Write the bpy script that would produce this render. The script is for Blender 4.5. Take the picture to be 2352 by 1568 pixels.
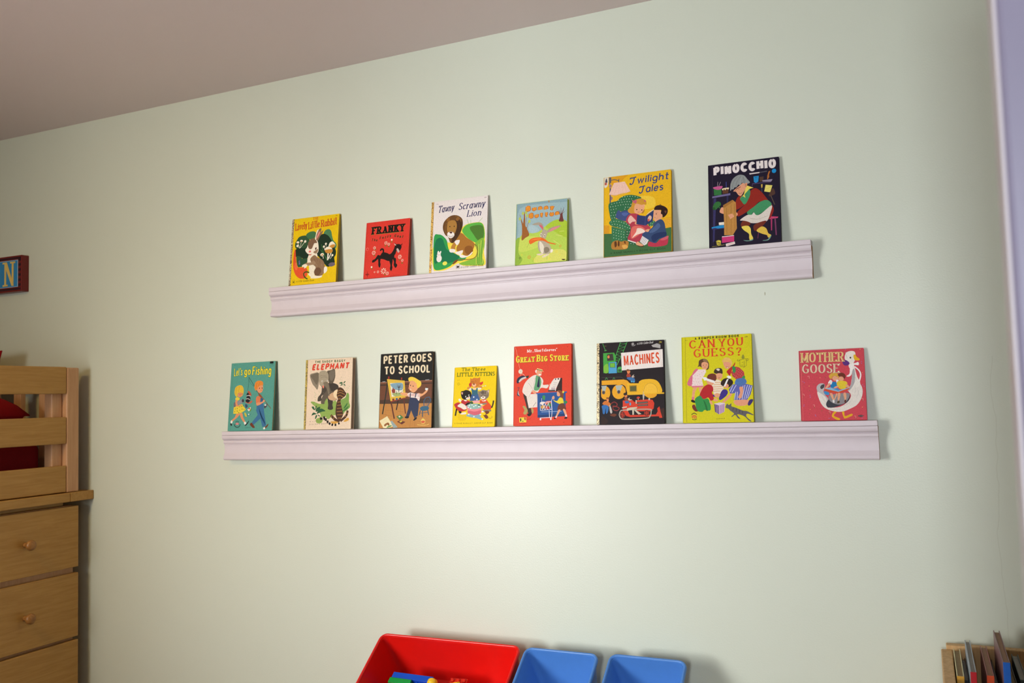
import bpy, bmesh, math, random
from mathutils import Vector, Matrix

for o in list(bpy.data.objects):
    bpy.data.objects.remove(o, do_unlink=True)
SC = bpy.context.scene
COL = SC.collection
PI = math.pi
random.seed(7)

# ------------------------------------------------------------------ camera
# metres; the picture wall is the plane Y = 0, X runs right along it, Z is up
CAM = Vector((0.0, -2.14, 1.44))
yaw, pitch, roll, f_px = 0.42665, 0.063418, -0.027792, 2043.8
fwd = Vector((-math.sin(yaw) * math.cos(pitch), math.cos(yaw) * math.cos(pitch), math.sin(pitch)))
rgt = Vector((math.cos(yaw), math.sin(yaw), 0.0))
upv = rgt.cross(fwd)
r2 = rgt * math.cos(roll) + upv * math.sin(roll)
u2 = -rgt * math.sin(roll) + upv * math.cos(roll)
cd = bpy.data.cameras.new('camera')
cam = bpy.data.objects.new('camera', cd)
COL.objects.link(cam)
cam.matrix_world = Matrix(((r2.x, u2.x, -fwd.x, CAM.x), (r2.y, u2.y, -fwd.y, CAM.y), (r2.z, u2.z, -fwd.z, CAM.z), (0, 0, 0, 1)))
cd.sensor_width = 36.0
cd.lens = f_px / 2352 * 36.0
cd.clip_start = 0.05
cd.dof.use_dof = True
cd.dof.focus_distance = 2.25
cd.dof.aperture_fstop = 7.0
SC.camera = cam

# ------------------------------------------------------------------ world, light, exposure
SC.view_settings.view_transform = 'Standard'
SC.view_settings.look = 'None'
SC.view_settings.gamma = 1.0
SC.view_settings.use_curve_mapping = False
SC.view_settings.exposure = 0.06
W = bpy.data.worlds.new('world')
SC.world = W
W.use_nodes = True
W.node_tree.nodes['Background'].inputs[0].default_value = (0.75, 0.85, 1.0, 1)
W.node_tree.nodes['Background'].inputs[1].default_value = 1.0


def area(name, loc, target, sx, sy, watts, rgb, spread=180):
    l = bpy.data.lights.new(name, 'AREA')
    l.shape = 'RECTANGLE'
    l.size, l.size_y = sx, sy
    l.energy, l.color = watts, rgb
    l.spread = math.radians(spread)
    o = bpy.data.objects.new(name, l)
    COL.objects.link(o)
    o.location = loc
    o.rotation_euler = (Vector(target) - Vector(loc)).to_track_quat('-Z', 'Y').to_euler()
    return o


# daylight through the window behind the camera, upper and lower sash, and an added fill light from behind; the ceiling lamp is in its builder
area('upper_sash_daylight', (-2.15, -2.74, 1.60), (-1.0, 0.0, 1.9), 0.9, 0.7, 15, (0.98, 0.98, 0.97), 108)
area('lower_sash_daylight', (-2.15, -2.74, 1.02), (-0.80, 0.0, 1.0), 0.9, 0.42, 5.6, (0.98, 0.97, 1.0), 65)
area('doorway_fill', (0.0, -3.9, 1.55), (0.0, -2.0, 1.55), 0.24, 0.5, 35, (0.88, 0.94, 1.0))  # fill light added behind the doorway, out of view
LAMP_W = 6.2

# ------------------------------------------------------------------ materials
def lin(h, k=1.0):
    out = []
    for i in (0, 2, 4):
        c = int(h[i:i + 2], 16) / 255
        out.append(min(1.0, (c / 12.92 if c <= 0.04045 else ((c + 0.055) / 1.055) ** 2.4) * k))
    return out


MATS = {}


def base(name, rough=0.5, spec=0.5):
    m = bpy.data.materials.new(name)
    m.use_nodes = True
    b = m.node_tree.nodes['Principled BSDF']
    b.inputs['Roughness'].default_value = rough
    b.inputs['Specular IOR Level'].default_value = spec
    MATS[name] = m
    return m, m.node_tree.nodes, m.node_tree.links, b


def plain(name, hexc, rough=0.5, spec=0.5, var=0.06, scale=60.0, k=1.0, bump=0.0):
    """one colour with a faint procedural mottling"""
    m, n, l, b = base(name, rough, spec)
    c = lin(hexc, k)
    tc = n.new('ShaderNodeTexCoord')
    no = n.new('ShaderNodeTexNoise')
    no.inputs['Scale'].default_value = scale
    no.inputs['Detail'].default_value = 4
    l.new(tc.outputs['Object'], no.inputs['Vector'])
    r = n.new('ShaderNodeValToRGB')
    r.color_ramp.elements[0].position, r.color_ramp.elements[1].position = 0.3, 0.7
    r.color_ramp.elements[0].color = [v * (1 - var) for v in c] + [1]
    r.color_ramp.elements[1].color = [min(1, v * (1 + var)) for v in c] + [1]
    l.new(no.outputs['Fac'], r.inputs['Fac'])
    l.new(r.outputs['Color'], b.inputs['Base Color'])
    if bump:
        bp = n.new('ShaderNodeBump')
        bp.inputs['Strength'].default_value = bump
        bp.inputs['Distance'].default_value = 0.001
        l.new(no.outputs['Fac'], bp.inputs['Height'])
        l.new(bp.outputs['Normal'], b.inputs['Normal'])
    return m


def wood(name, h1, h2, stretch, rough=0.4, scale=9.0):
    m, n, l, b = base(name, rough, 0.4)
    tc = n.new('ShaderNodeTexCoord')
    mp = n.new('ShaderNodeMapping')
    mp.inputs['Scale'].default_value = stretch
    l.new(tc.outputs['Object'], mp.inputs['Vector'])
    a = n.new('ShaderNodeTexNoise')
    a.inputs['Scale'].default_value = scale
    a.inputs['Detail'].default_value = 8
    a.inputs['Roughness'].default_value = 0.62
    a.inputs['Distortion'].default_value = 0.6
    l.new(mp.outputs['Vector'], a.inputs['Vector'])
    r = n.new('ShaderNodeValToRGB')
    r.color_ramp.elements[0].position, r.color_ramp.elements[1].position = 0.3, 0.72
    r.color_ramp.elements[0].color = lin(h1) + [1]
    r.color_ramp.elements[1].color = lin(h2) + [1]
    l.new(a.outputs['Fac'], r.inputs['Fac'])
    l.new(r.outputs['Color'], b.inputs['Base Color'])
    bp = n.new('ShaderNodeBump')
    bp.inputs['Strength'].default_value = 0.12
    bp.inputs['Distance'].default_value = 0.0006
    l.new(a.outputs['Fac'], bp.inputs['Height'])
    l.new(bp.outputs['Normal'], b.inputs['Normal'])
    return m


def wall_paint(name, hexc, marks=False):
    """rolled satin paint: fine stipple bump; the picture wall has a wavy crack and one scuff"""
    m, n, l, b = base(name, 0.37, 0.45)
    tc = n.new('ShaderNodeTexCoord')
    a = n.new('ShaderNodeTexNoise')
    a.inputs['Scale'].default_value = 260
    a.inputs['Detail'].default_value = 3
    l.new(tc.outputs['Object'], a.inputs['Vector'])
    w = n.new('ShaderNodeTexNoise')
    w.inputs['Scale'].default_value = 1.6
    w.inputs['Detail'].default_value = 3
    l.new(tc.outputs['Object'], w.inputs['Vector'])
    ad = n.new('ShaderNodeMath')
    ad.operation = 'MULTIPLY_ADD'
    ad.inputs[1].default_value = 6.0
    l.new(w.outputs['Fac'], ad.inputs[0])
    l.new(a.outputs['Fac'], ad.inputs[2])
    bp = n.new('ShaderNodeBump')
    bp.inputs['Strength'].default_value = 0.35
    bp.inputs['Distance'].default_value = 0.0006
    l.new(ad.outputs[0], bp.inputs['Height'])
    l.new(bp.outputs['Normal'], b.inputs['Normal'])
    col = n.new('ShaderNodeRGB')
    col.outputs[0].default_value = lin(hexc) + [1]
    out = col.outputs[0]
    if marks:
        sp = n.new('ShaderNodeSeparateXYZ')
        l.new(tc.outputs['Object'], sp.inputs[0])

        def mth(op, x, y=None):
            k = n.new('ShaderNodeMath')
            k.operation = op
            for i, v in enumerate((x, y)):
                if v is None:
                    continue
                if isinstance(v, (int, float)):
                    k.inputs[i].default_value = v
                else:
                    l.new(v, k.inputs[i])
            return k.outputs[0]
        wob = n.new('ShaderNodeTexNoise')
        wob.noise_dimensions = '1D'
        wob.inputs['Scale'].default_value = 5.0
        wob.inputs['Detail'].default_value = 4
        l.new(sp.outputs['Z'], wob.inputs['W'])
        dx = mth('ABSOLUTE', mth('SUBTRACT', sp.outputs['X'], mth('ADD', mth('MULTIPLY', wob.outputs['Fac'], 0.035), 0.1235)))
        crack = mth('MULTIPLY', mth('LESS_THAN', dx, 0.0009), mth('MULTIPLY', mth('LESS_THAN', sp.outputs['Z'], 1.5), 0.10))
        ex = mth('DIVIDE', mth('SUBTRACT', sp.outputs['X'], -0.3170), 0.0016)
        ez = mth('DIVIDE', mth('SUBTRACT', sp.outputs['Z'], 1.668), 0.0045)
        rr = mth('ADD', mth('MULTIPLY', ex, ex), mth('MULTIPLY', ez, ez))
        scuff = mth('MULTIPLY', mth('LESS_THAN', mth('ADD', rr, mth('MULTIPLY', a.outputs['Fac'], 0.8)), 1.2), 0.6)
        fac = mth('MAXIMUM', crack, scuff)
        mx = n.new('ShaderNodeMix')
        mx.data_type = 'RGBA'
        l.new(fac, mx.inputs['Factor'])
        l.new(out, mx.inputs['A'])
        mx.inputs['B'].default_value = lin('7A7340') + [1]
        out = mx.outputs['Result']
    l.new(out, b.inputs['Base Color'])
    return m


def printed(name):
    """printed board: colour read from the artwork faces, slight ink grain"""
    m, n, l, b = base(name, 0.5, 0.16)
    at = n.new('ShaderNodeAttribute')
    at.attribute_name = 'ink'
    tc = n.new('ShaderNodeTexCoord')
    no = n.new('ShaderNodeTexNoise')
    no.inputs['Scale'].default_value = 420
    no.inputs['Detail'].default_value = 5
    l.new(tc.outputs['Object'], no.inputs['Vector'])
    mr = n.new('ShaderNodeMapRange')
    mr.inputs['From Min'].default_value, mr.inputs['From Max'].default_value = 0.3, 0.7
    mr.inputs['To Min'].default_value, mr.inputs['To Max'].default_value = 0.90, 1.08
    l.new(no.outputs['Fac'], mr.inputs['Value'])
    mx = n.new('ShaderNodeVectorMath')
    mx.operation = 'SCALE'
    l.new(at.outputs['Color'], mx.inputs[0])
    l.new(mr.outputs['Result'], mx.inputs['Scale'])
    l.new(mx.outputs['Vector'], b.inputs['Base Color'])
    return m


def foil(name, light, dark, metal, scale=170.0, thr=0.5):
    """patterned spine strip: curled dark ornament on a light ground"""
    m, n, l, b = base(name, 0.38, 0.5)
    tc = n.new('ShaderNodeTexCoord')
    no = n.new('ShaderNodeTexNoise')
    no.inputs['Scale'].default_value = scale
    no.inputs['Detail'].default_value = 1.5
    no.inputs['Distortion'].default_value = 2.4
    l.new(tc.outputs['Object'], no.inputs['Vector'])
    r = n.new('ShaderNodeValToRGB')
    r.color_ramp.interpolation = 'EASE'
    r.color_ramp.elements[0].position, r.color_ramp.elements[1].position = thr - 0.04, thr + 0.04
    r.color_ramp.elements[0].color = lin(dark) + [1]
    r.color_ramp.elements[1].color = lin(light) + [1]
    l.new(no.outputs['Fac'], r.inputs['Fac'])
    l.new(r.outputs['Color'], b.inputs['Base Color'])
    b.inputs['Metallic'].default_value = metal
    return m


def pages(name, hexc):
    m, n, l, b = base(name, 0.8, 0.2)
    tc = n.new('ShaderNodeTexCoord')
    mp = n.new('ShaderNodeMapping')
    mp.inputs['Scale'].default_value = (3, 1500, 3)
    l.new(tc.outputs['Object'], mp.inputs['Vector'])
    no = n.new('ShaderNodeTexNoise')
    no.inputs['Scale'].default_value = 1.0
    no.inputs['Detail'].default_value = 2
    l.new(mp.outputs['Vector'], no.inputs['Vector'])
    r = n.new('ShaderNodeValToRGB')
    c = lin(hexc)
    r.color_ramp.elements[0].position, r.color_ramp.elements[1].position = 0.35, 0.65
    r.color_ramp.elements[0].color = [v * 0.72 for v in c] + [1]
    r.color_ramp.elements[1].color = c + [1]
    l.new(no.outputs['Fac'], r.inputs['Fac'])
    l.new(r.outputs['Color'], b.inputs['Base Color'])
    return m


wall_paint('green_wall', 'D2D8C7', True)
wall_paint('green_wall_plain', 'D2D8C7')
wall_paint('ceiling_paint', 'DCCBC8')
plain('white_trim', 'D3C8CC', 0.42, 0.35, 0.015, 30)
plain('raw_end_grain', 'B58A66', 0.7, 0.2, 0.2, 300)
plain('shaded_door_paint', '8F879C', 0.4, 0.4, 0.02, 20)  # white door's face, its shade put into the darker lavender
wood('floor_boards', '7A5230', 'A87848', (0.6, 6, 6), 0.35)
wood('maple_along_y', 'A87C3C', 'BE924E', (12, 0.9, 12), 0.38)
wood('maple_along_z', 'C2936A', 'D2A57C', (12, 12, 0.9), 0.38)
wood('maple_along_x', 'A87C3C', 'BE924E', (0.9, 12, 12), 0.38)
wood('maple_knob', '8C5C2C', 'A87840', (10, 10, 10), 0.28)
wood('pine_case', 'B58A52', 'D8B07A', (12, 12, 1.0), 0.5)
plain('red_bin', 'E0150E', 0.34, 0.5, 0.02, 40)
plain('blue_bin', '4F86CE', 0.36, 0.5, 0.02, 40)
plain('brick_blue', '0B4FC8', 0.22, 0.5, 0.01)
plain('brick_green', '0E9A40', 0.22, 0.5, 0.01)
plain('brick_yellow', 'F5C81E', 0.22, 0.5, 0.01)
plain('brick_red', 'D8240E', 0.22, 0.5, 0.01)
plain('red_cloth', '8E1318', 0.9, 0.1, 0.12, 400, 1.0, 0.4)
plain('dark_red_cloth', '6E0F14', 0.9, 0.1, 0.12, 400, 1.0, 0.4)
plain('sign_red', '701010', 0.35, 0.5, 0.04)
plain('sign_dark', '2A0C1E', 0.5, 0.4, 0.04)
plain('sign_blue', '2F86C0', 0.35, 0.4, 0.03)
plain('sign_yellow', 'E2C26A', 0.35, 0.4, 0.03)
plain('sign_pale', 'A9C4DA', 0.35, 0.4, 0.03)
printed('printed_board')
foil('foil_silver', 'D8C8A8', '4A3E34', 0.15, 210)
foil('foil_gold', 'F0C868', '6A4018', 0.35, 230)
foil('foil_olive', 'C8AE4A', '3A3018', 0.1, 190, 0.47)
foil('foil_cream', 'E2CFA0', '3E301C', 0.1, 190, 0.46)
pages('pages_cream', 'DCCBA0')
pages('pages_brown', 'B08F78')
pages('pages_grey', 'A8A29A')
pages('pages_tan', 'A08A68')
m_, n_, l_, b_ = base('lamp_glass', 0.4, 0.3)
b_.inputs['Base Color'].default_value = (0.9, 0.85, 0.75, 1)
b_.inputs['Emission Color'].default_value = (1.0, 0.80, 0.52, 1)
b_.inputs['Emission Strength'].default_value = 0.5
m_, n_, l_, b_ = base('window_glass', 0.05, 0.5)
b_.inputs['Base Color'].default_value = (1, 1, 1, 1)
b_.inputs['Transmission Weight'].default_value = 1.0

# ------------------------------------------------------------------ mesh helpers


def new_mesh(name, verts, faces, mats, parent=None, midx=None, smooth=False, bevel=0.0, seg=2):
    me = bpy.data.meshes.new(name)
    me.from_pydata([tuple(v) for v in verts], [], [tuple(f) for f in faces])
    if isinstance(mats, str):
        mats = [mats]
    for m in mats:
        me.materials.append(MATS[m])
    if midx:
        me.polygons.foreach_set('material_index', midx)
    me.validate()
    bm = bmesh.new()
    bm.from_mesh(me)
    bmesh.ops.recalc_face_normals(bm, faces=bm.faces)
    if bevel:
        bmesh.ops.bevel(bm, geom=list(bm.edges), offset=bevel, segments=seg, affect='EDGES', profile=0.5)
    bm.to_mesh(me)
    bm.free()
    if smooth:
        me.polygons.foreach_set('use_smooth', [True] * len(me.polygons))
    o = bpy.data.objects.new(name, me)
    COL.objects.link(o)
    if parent:
        o.parent = parent
    return o


def box_vf(x0, x1, y0, y1, z0, z1):
    v = [(x0, y0, z0), (x1, y0, z0), (x1, y1, z0), (x0, y1, z0), (x0, y0, z1), (x1, y0, z1), (x1, y1, z1), (x0, y1, z1)]
    f = [(0, 3, 2, 1), (4, 5, 6, 7), (0, 1, 5, 4), (1, 2, 6, 5), (2, 3, 7, 6), (3, 0, 4, 7)]
    return v, f


def box(name, x0, x1, y0, y1, z0, z1, mat, parent=None, bevel=0.0, seg=2):
    v, f = box_vf(x0, x1, y0, y1, z0, z1)
    return new_mesh(name, v, f, mat, parent, bevel=bevel, seg=seg)


def boxes(name, lst, mat, parent=None, bevel=0.0):
    V, F = [], []
    for b in lst:
        v, f = box_vf(*b)
        F += [tuple(i + len(V) for i in q) for q in f]
        V += v
    return new_mesh(name, V, F, mat, parent, bevel=bevel, seg=2)


def lathe(name, prof, mat, parent=None, n=32, axis='X', loc=(0, 0, 0)):
    """profile of (radius, distance along the axis)"""
    V, F = [], []
    for r, d in prof:
        for k in range(n):
            a = 2 * PI * k / n
            c, s = r * math.cos(a), r * math.sin(a)
            p = {'X': (d, c, s), 'Y': (c, d, s), 'Z': (c, s, d)}[axis]
            V.append((p[0] + loc[0], p[1] + loc[1], p[2] + loc[2]))
    for i in range(len(prof) - 1):
        for k in range(n):
            k2 = (k + 1) % n
            F.append((i * n + k, i * n + k2, (i + 1) * n + k2, (i + 1) * n + k))
    F.append(tuple(range(n)))
    F.append(tuple((len(prof) - 1) * n + k for k in range(n)))
    o = new_mesh(name, V, F, mat, parent, smooth=True)
    return o


def empty(name, loc=(0, 0, 0), rot=(0, 0, 0)):
    o = bpy.data.objects.new(name, None)
    o.empty_display_size = 0.05
    COL.objects.link(o)
    o.location = loc
    o.rotation_euler = rot
    return o


def tag(o, label, cat, group=None):
    o['label'] = label
    o['category'] = cat
    if group:
        o['group'] = group
    return o


def struct(o):
    o['kind'] = 'structure'
    return o


# ------------------------------------------------------------------ room shell
XL, XR, YB, ZC = -3.62, 1.15, -2.78, 2.428


def wall_with_hole(name, axis, at, th, a0, a1, h, mat):
    """wall slab; h = (a_lo, a_hi, z_lo, z_hi) opening"""
    segs = [(a0, h[0], 0, ZC), (h[1], a1, 0, ZC), (h[0], h[1], 0, h[2]), (h[0], h[1], h[3], ZC)]
    L = []
    for s in segs:
        if s[3] - s[2] < 1e-4:
            continue
        if axis == 'X':
            L.append((at - th, at, s[0], s[1], s[2], s[3]))
        else:
            L.append((s[0], s[1], at - th, at, s[2], s[3]))
    return struct(boxes(name, L, mat))


struct(box('wall_back', XL - 0.1, XR + 0.1, 0.0, 0.1, 0.0, ZC, 'green_wall'))
struct(box('floor', XL - 0.1, XR + 0.1, YB - 0.1, 0.1, -0.08, 0.0, 'floor_boards'))
struct(box('ceiling', XL - 0.1, XR + 0.1, YB - 0.1, 0.1, ZC, ZC + 0.1, 'ceiling_paint'))
struct(box('wall_right', XR, XR + 0.1, YB, 0.0, 0.0, ZC, 'green_wall_plain'))
struct(box('wall_left', XL - 0.1, XL, YB, 0.0, 0.0, ZC, 'green_wall_plain'))
# wall behind the camera: a window to the left, the open doorway to the hall at the right
WX0, WX1, WZ0, WZ1, DX0, DX1, DZ = -2.70, -1.60, 0.50, 2.02, -0.35, 0.45, 2.05
struct(boxes('wall_front', [(XL, WX0, YB - 0.1, YB, 0, ZC), (WX1, DX0, YB - 0.1, YB, 0, ZC), (DX1, XR, YB - 0.1, YB, 0, ZC), (WX0, WX1, YB - 0.1, YB, WZ1, ZC), (WX0, WX1, YB - 0.1, YB, 0, WZ0), (DX0, DX1, YB - 0.1, YB, DZ, ZC)], 'green_wall_plain'))
struct(boxes('baseboard_back', [(XL, XR, -0.014, 0.0, 0.0, 0.10)], 'white_trim'))
wy0, wy1, zm = YB - 0.09, YB - 0.05, (WZ0 + WZ1) / 2
wf = struct(boxes('window_1', [(WX0, WX0 + 0.06, wy0, wy1, WZ0, WZ1), (WX1 - 0.06, WX1, wy0, wy1, WZ0, WZ1), (WX0 + 0.06, WX1 - 0.06, wy0, wy1, WZ0, WZ0 + 0.06), (WX0 + 0.06, WX1 - 0.06, wy0, wy1, WZ1 - 0.06, WZ1), (WX0 + 0.06, WX1 - 0.06, wy0, wy1, zm - 0.02, zm + 0.02)], 'white_trim'))
box('pane', WX0 + 0.06, WX1 - 0.06, wy0 + 0.017, wy0 + 0.022, WZ0 + 0.06, WZ1 - 0.06, 'window_glass', wf)

# white door standing open just right of the camera: its edge faces the window, lit edge and shaded face put into the colours
dr = struct(box('door_1', 0.0498, 0.86, -1.590, -1.555, 0.012, 2.03, 'shaded_door_paint', bevel=0.003))
box('lit_edge', 0.0478, 0.0500, -1.588, -1.557, 0.014, 2.028, 'white_trim', dr, 0.0006)  # pale strip standing in for window light on the door edge


# ------------------------------------------------------------------ picture ledges
def ledge(name, x0, x1, z0, z1, label):
    ln = math.hypot(x1 - x0, z1 - z0)
    root = empty(name, ((x0 + x1) / 2, 0, (z0 + z1) / 2), (0, -math.atan2(z1 - z0, x1 - x0), 0))
    tag(root, label, 'shelf', 'picture ledges on the green wall')
    hx = ln / 2
    # top board
    box('shelf_board', -hx, hx, -0.034, 0.0, -0.0118, 0.0, 'white_trim', root, bevel=0.0012)
    # moulding below it: quarter round, step, bead, fillet, cove, flared foot
    pr = [(0.0, -0.0122), (-0.0333, -0.0122), (-0.0340, -0.0132), (-0.0340, -0.0155)]
    for k in range(1, 7):
        a = k / 6 * PI / 2
        pr.append((-0.0340 + 0.0085 * (1 - math.cos(a)), -0.0155 - 0.0105 * math.sin(a)))
    pr += [(-0.0255, -0.0268)]
    for k in range(0, 9):
        a = PI / 2 - k / 8 * PI * 0.95
        pr.append((-0.0240 - 0.0032 * math.cos(a), -0.0322 + 0.0050 * math.sin(a)))
    pr += [(-0.0242, -0.0378), (-0.0242, -0.0392), (-0.0226, -0.0398), (-0.0223, -0.0412)]
    pr += [(-0.0216, -0.0450), (-0.0213, -0.0520), (-0.0214, -0.0600), (-0.0222, -0.0665), (-0.0228, -0.0668), (-0.0240, -0.0700), (-0.0262, -0.0745), (-0.0281, -0.0780)]
    for k in range(1, 8):
        a = k / 7 * PI * 0.5
        pr.append((-0.0285 + 0.0060 * (1 - math.cos(a)), -0.0808 - 0.0060 * math.sin(a)))
    pr += [(-0.012, -0.0869), (0.0, -0.0869)]
    n = len(pr)
    V = [(-hx, y, z) for y, z in pr] + [(hx, y, z) for y, z in pr]
    F, MI = [], []
    for i in range(n):
        j = (i + 1) % n
        F.append((i, j, n + j, n + i))
        MI.append(0)
    F += [tuple(range(n)), tuple(range(2 * n - 1, n - 1, -1))]
    MI += [1, 1]
    mo = new_mesh('moulding', V, F, ['white_trim', 'raw_end_grain'], root, MI)
    for p in mo.data.polygons:
        p.use_smooth = len(p.vertices) == 4
    mo.data.set_sharp_from_angle(angle=math.radians(28))
    return root


UP = (-1.7509, -0.2058, 1.7883, 1.7809)
LO = (-1.9361, -0.0861, 1.3625, 1.3693)
ledge('picture_ledge', *UP, 'upper white moulded picture ledge, the shorter one, holding six books')
ledge('picture_ledge', *LO, 'lower white moulded picture ledge, the longer one, holding eight books')


def ledge_top(L, x):
    return L[2] + (L[3] - L[2]) * (x - L[0]) / (L[1] - L[0])

# ------------------------------------------------------------------ picture books: sizes in metres
BOOK = {
    'rabbit_cover': {'w': 0.1688, 'h': 0.2035, 'x': -1.5964, 'xb': -1.596, 'zb': 1.7901, 'zt': 1.9924, 'bb': 0.022, 't': 0.008, 'bg': 'E6C007'},
    'goat_cover': {'w': 0.1448, 'h': 0.1653, 'x': -1.3447, 'xb': -1.3455, 'zb': 1.7896, 'zt': 1.9535, 'bb': 0.021, 't': 0.009, 'bg': 'D8382C'},
    'lion_cover': {'w': 0.1733, 'h': 0.2022, 'x': -1.1163, 'xb': -1.1155, 'zb': 1.7884, 'zt': 1.9892, 'bb': 0.023, 't': 0.007, 'bg': 'E6DDD8'},
    'bunny_cover': {'w': 0.1443, 'h': 0.1669, 'x': -0.8724, 'xb': -0.8723, 'zb': 1.7879, 'zt': 1.9536, 'bb': 0.02, 't': 0.01, 'bg': 'B4CE52'},
    'armchair_cover': {'w': 0.1733, 'h': 0.2079, 'x': -0.6141, 'xb': -0.6136, 'zb': 1.7868, 'zt': 1.9936, 'bb': 0.021, 't': 0.009, 'bg': 'E3B017'},
    'workshop_cover': {'w': 0.1652, 'h': 0.2049, 'x': -0.3536, 'xb': -0.3533, 'zb': 1.7852, 'zt': 1.989, 'bb': 0.021, 't': 0.009, 'bg': '1B1228'},
    'fishing_cover': {'w': 0.1683, 'h': 0.2071, 'x': -1.8321, 'xb': -1.8316, 'zb': 1.3658, 'zt': 1.5717, 'bb': 0.021, 't': 0.009, 'bg': '55988A'},
    'elephant_cover': {'w': 0.164, 'h': 0.2036, 'x': -1.5489, 'xb': -1.5509, 'zb': 1.3665, 'zt': 1.5694, 'bb': 0.0165, 't': 0.015, 'bg': 'E3CDB2'},
    'easel_cover': {'w': 0.1682, 'h': 0.2086, 'x': -1.2906, 'xb': -1.2903, 'zb': 1.3676, 'zt': 1.5753, 'bb': 0.02, 't': 0.01, 'bg': '141210'},
    'kittens_cover': {'w': 0.1263, 'h': 0.1623, 'x': -1.0796, 'xb': -1.08, 'zb': 1.3682, 'zt': 1.5285, 'bb': 0.025, 't': 0.005, 'bg': 'EBC806'},
    'store_cover': {'w': 0.1609, 'h': 0.2086, 'x': -0.8815, 'xb': -0.8824, 'zb': 1.3689, 'zt': 1.5763, 'bb': 0.021, 't': 0.009, 'bg': 'D63E24'},
    'machines_cover': {'w': 0.1725, 'h': 0.2049, 'x': -0.6474, 'xb': -0.6466, 'zb': 1.3698, 'zt': 1.5733, 'bb': 0.023, 't': 0.007, 'bg': '1C1216'},
    'children_cover': {'w': 0.1658, 'h': 0.2072, 'x': -0.4334, 'xb': -0.4341, 'zb': 1.3703, 'zt': 1.5765, 'bb': 0.021, 't': 0.009, 'bg': 'CDC40A'},
    'goose_cover': {'w': 0.1389, 'h': 0.1606, 'x': -0.1761, 'xb': -0.1771, 'zb': 1.3716, 'zt': 1.5309, 'bb': 0.02, 't': 0.01, 'bg': 'C8434F'},
}

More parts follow.
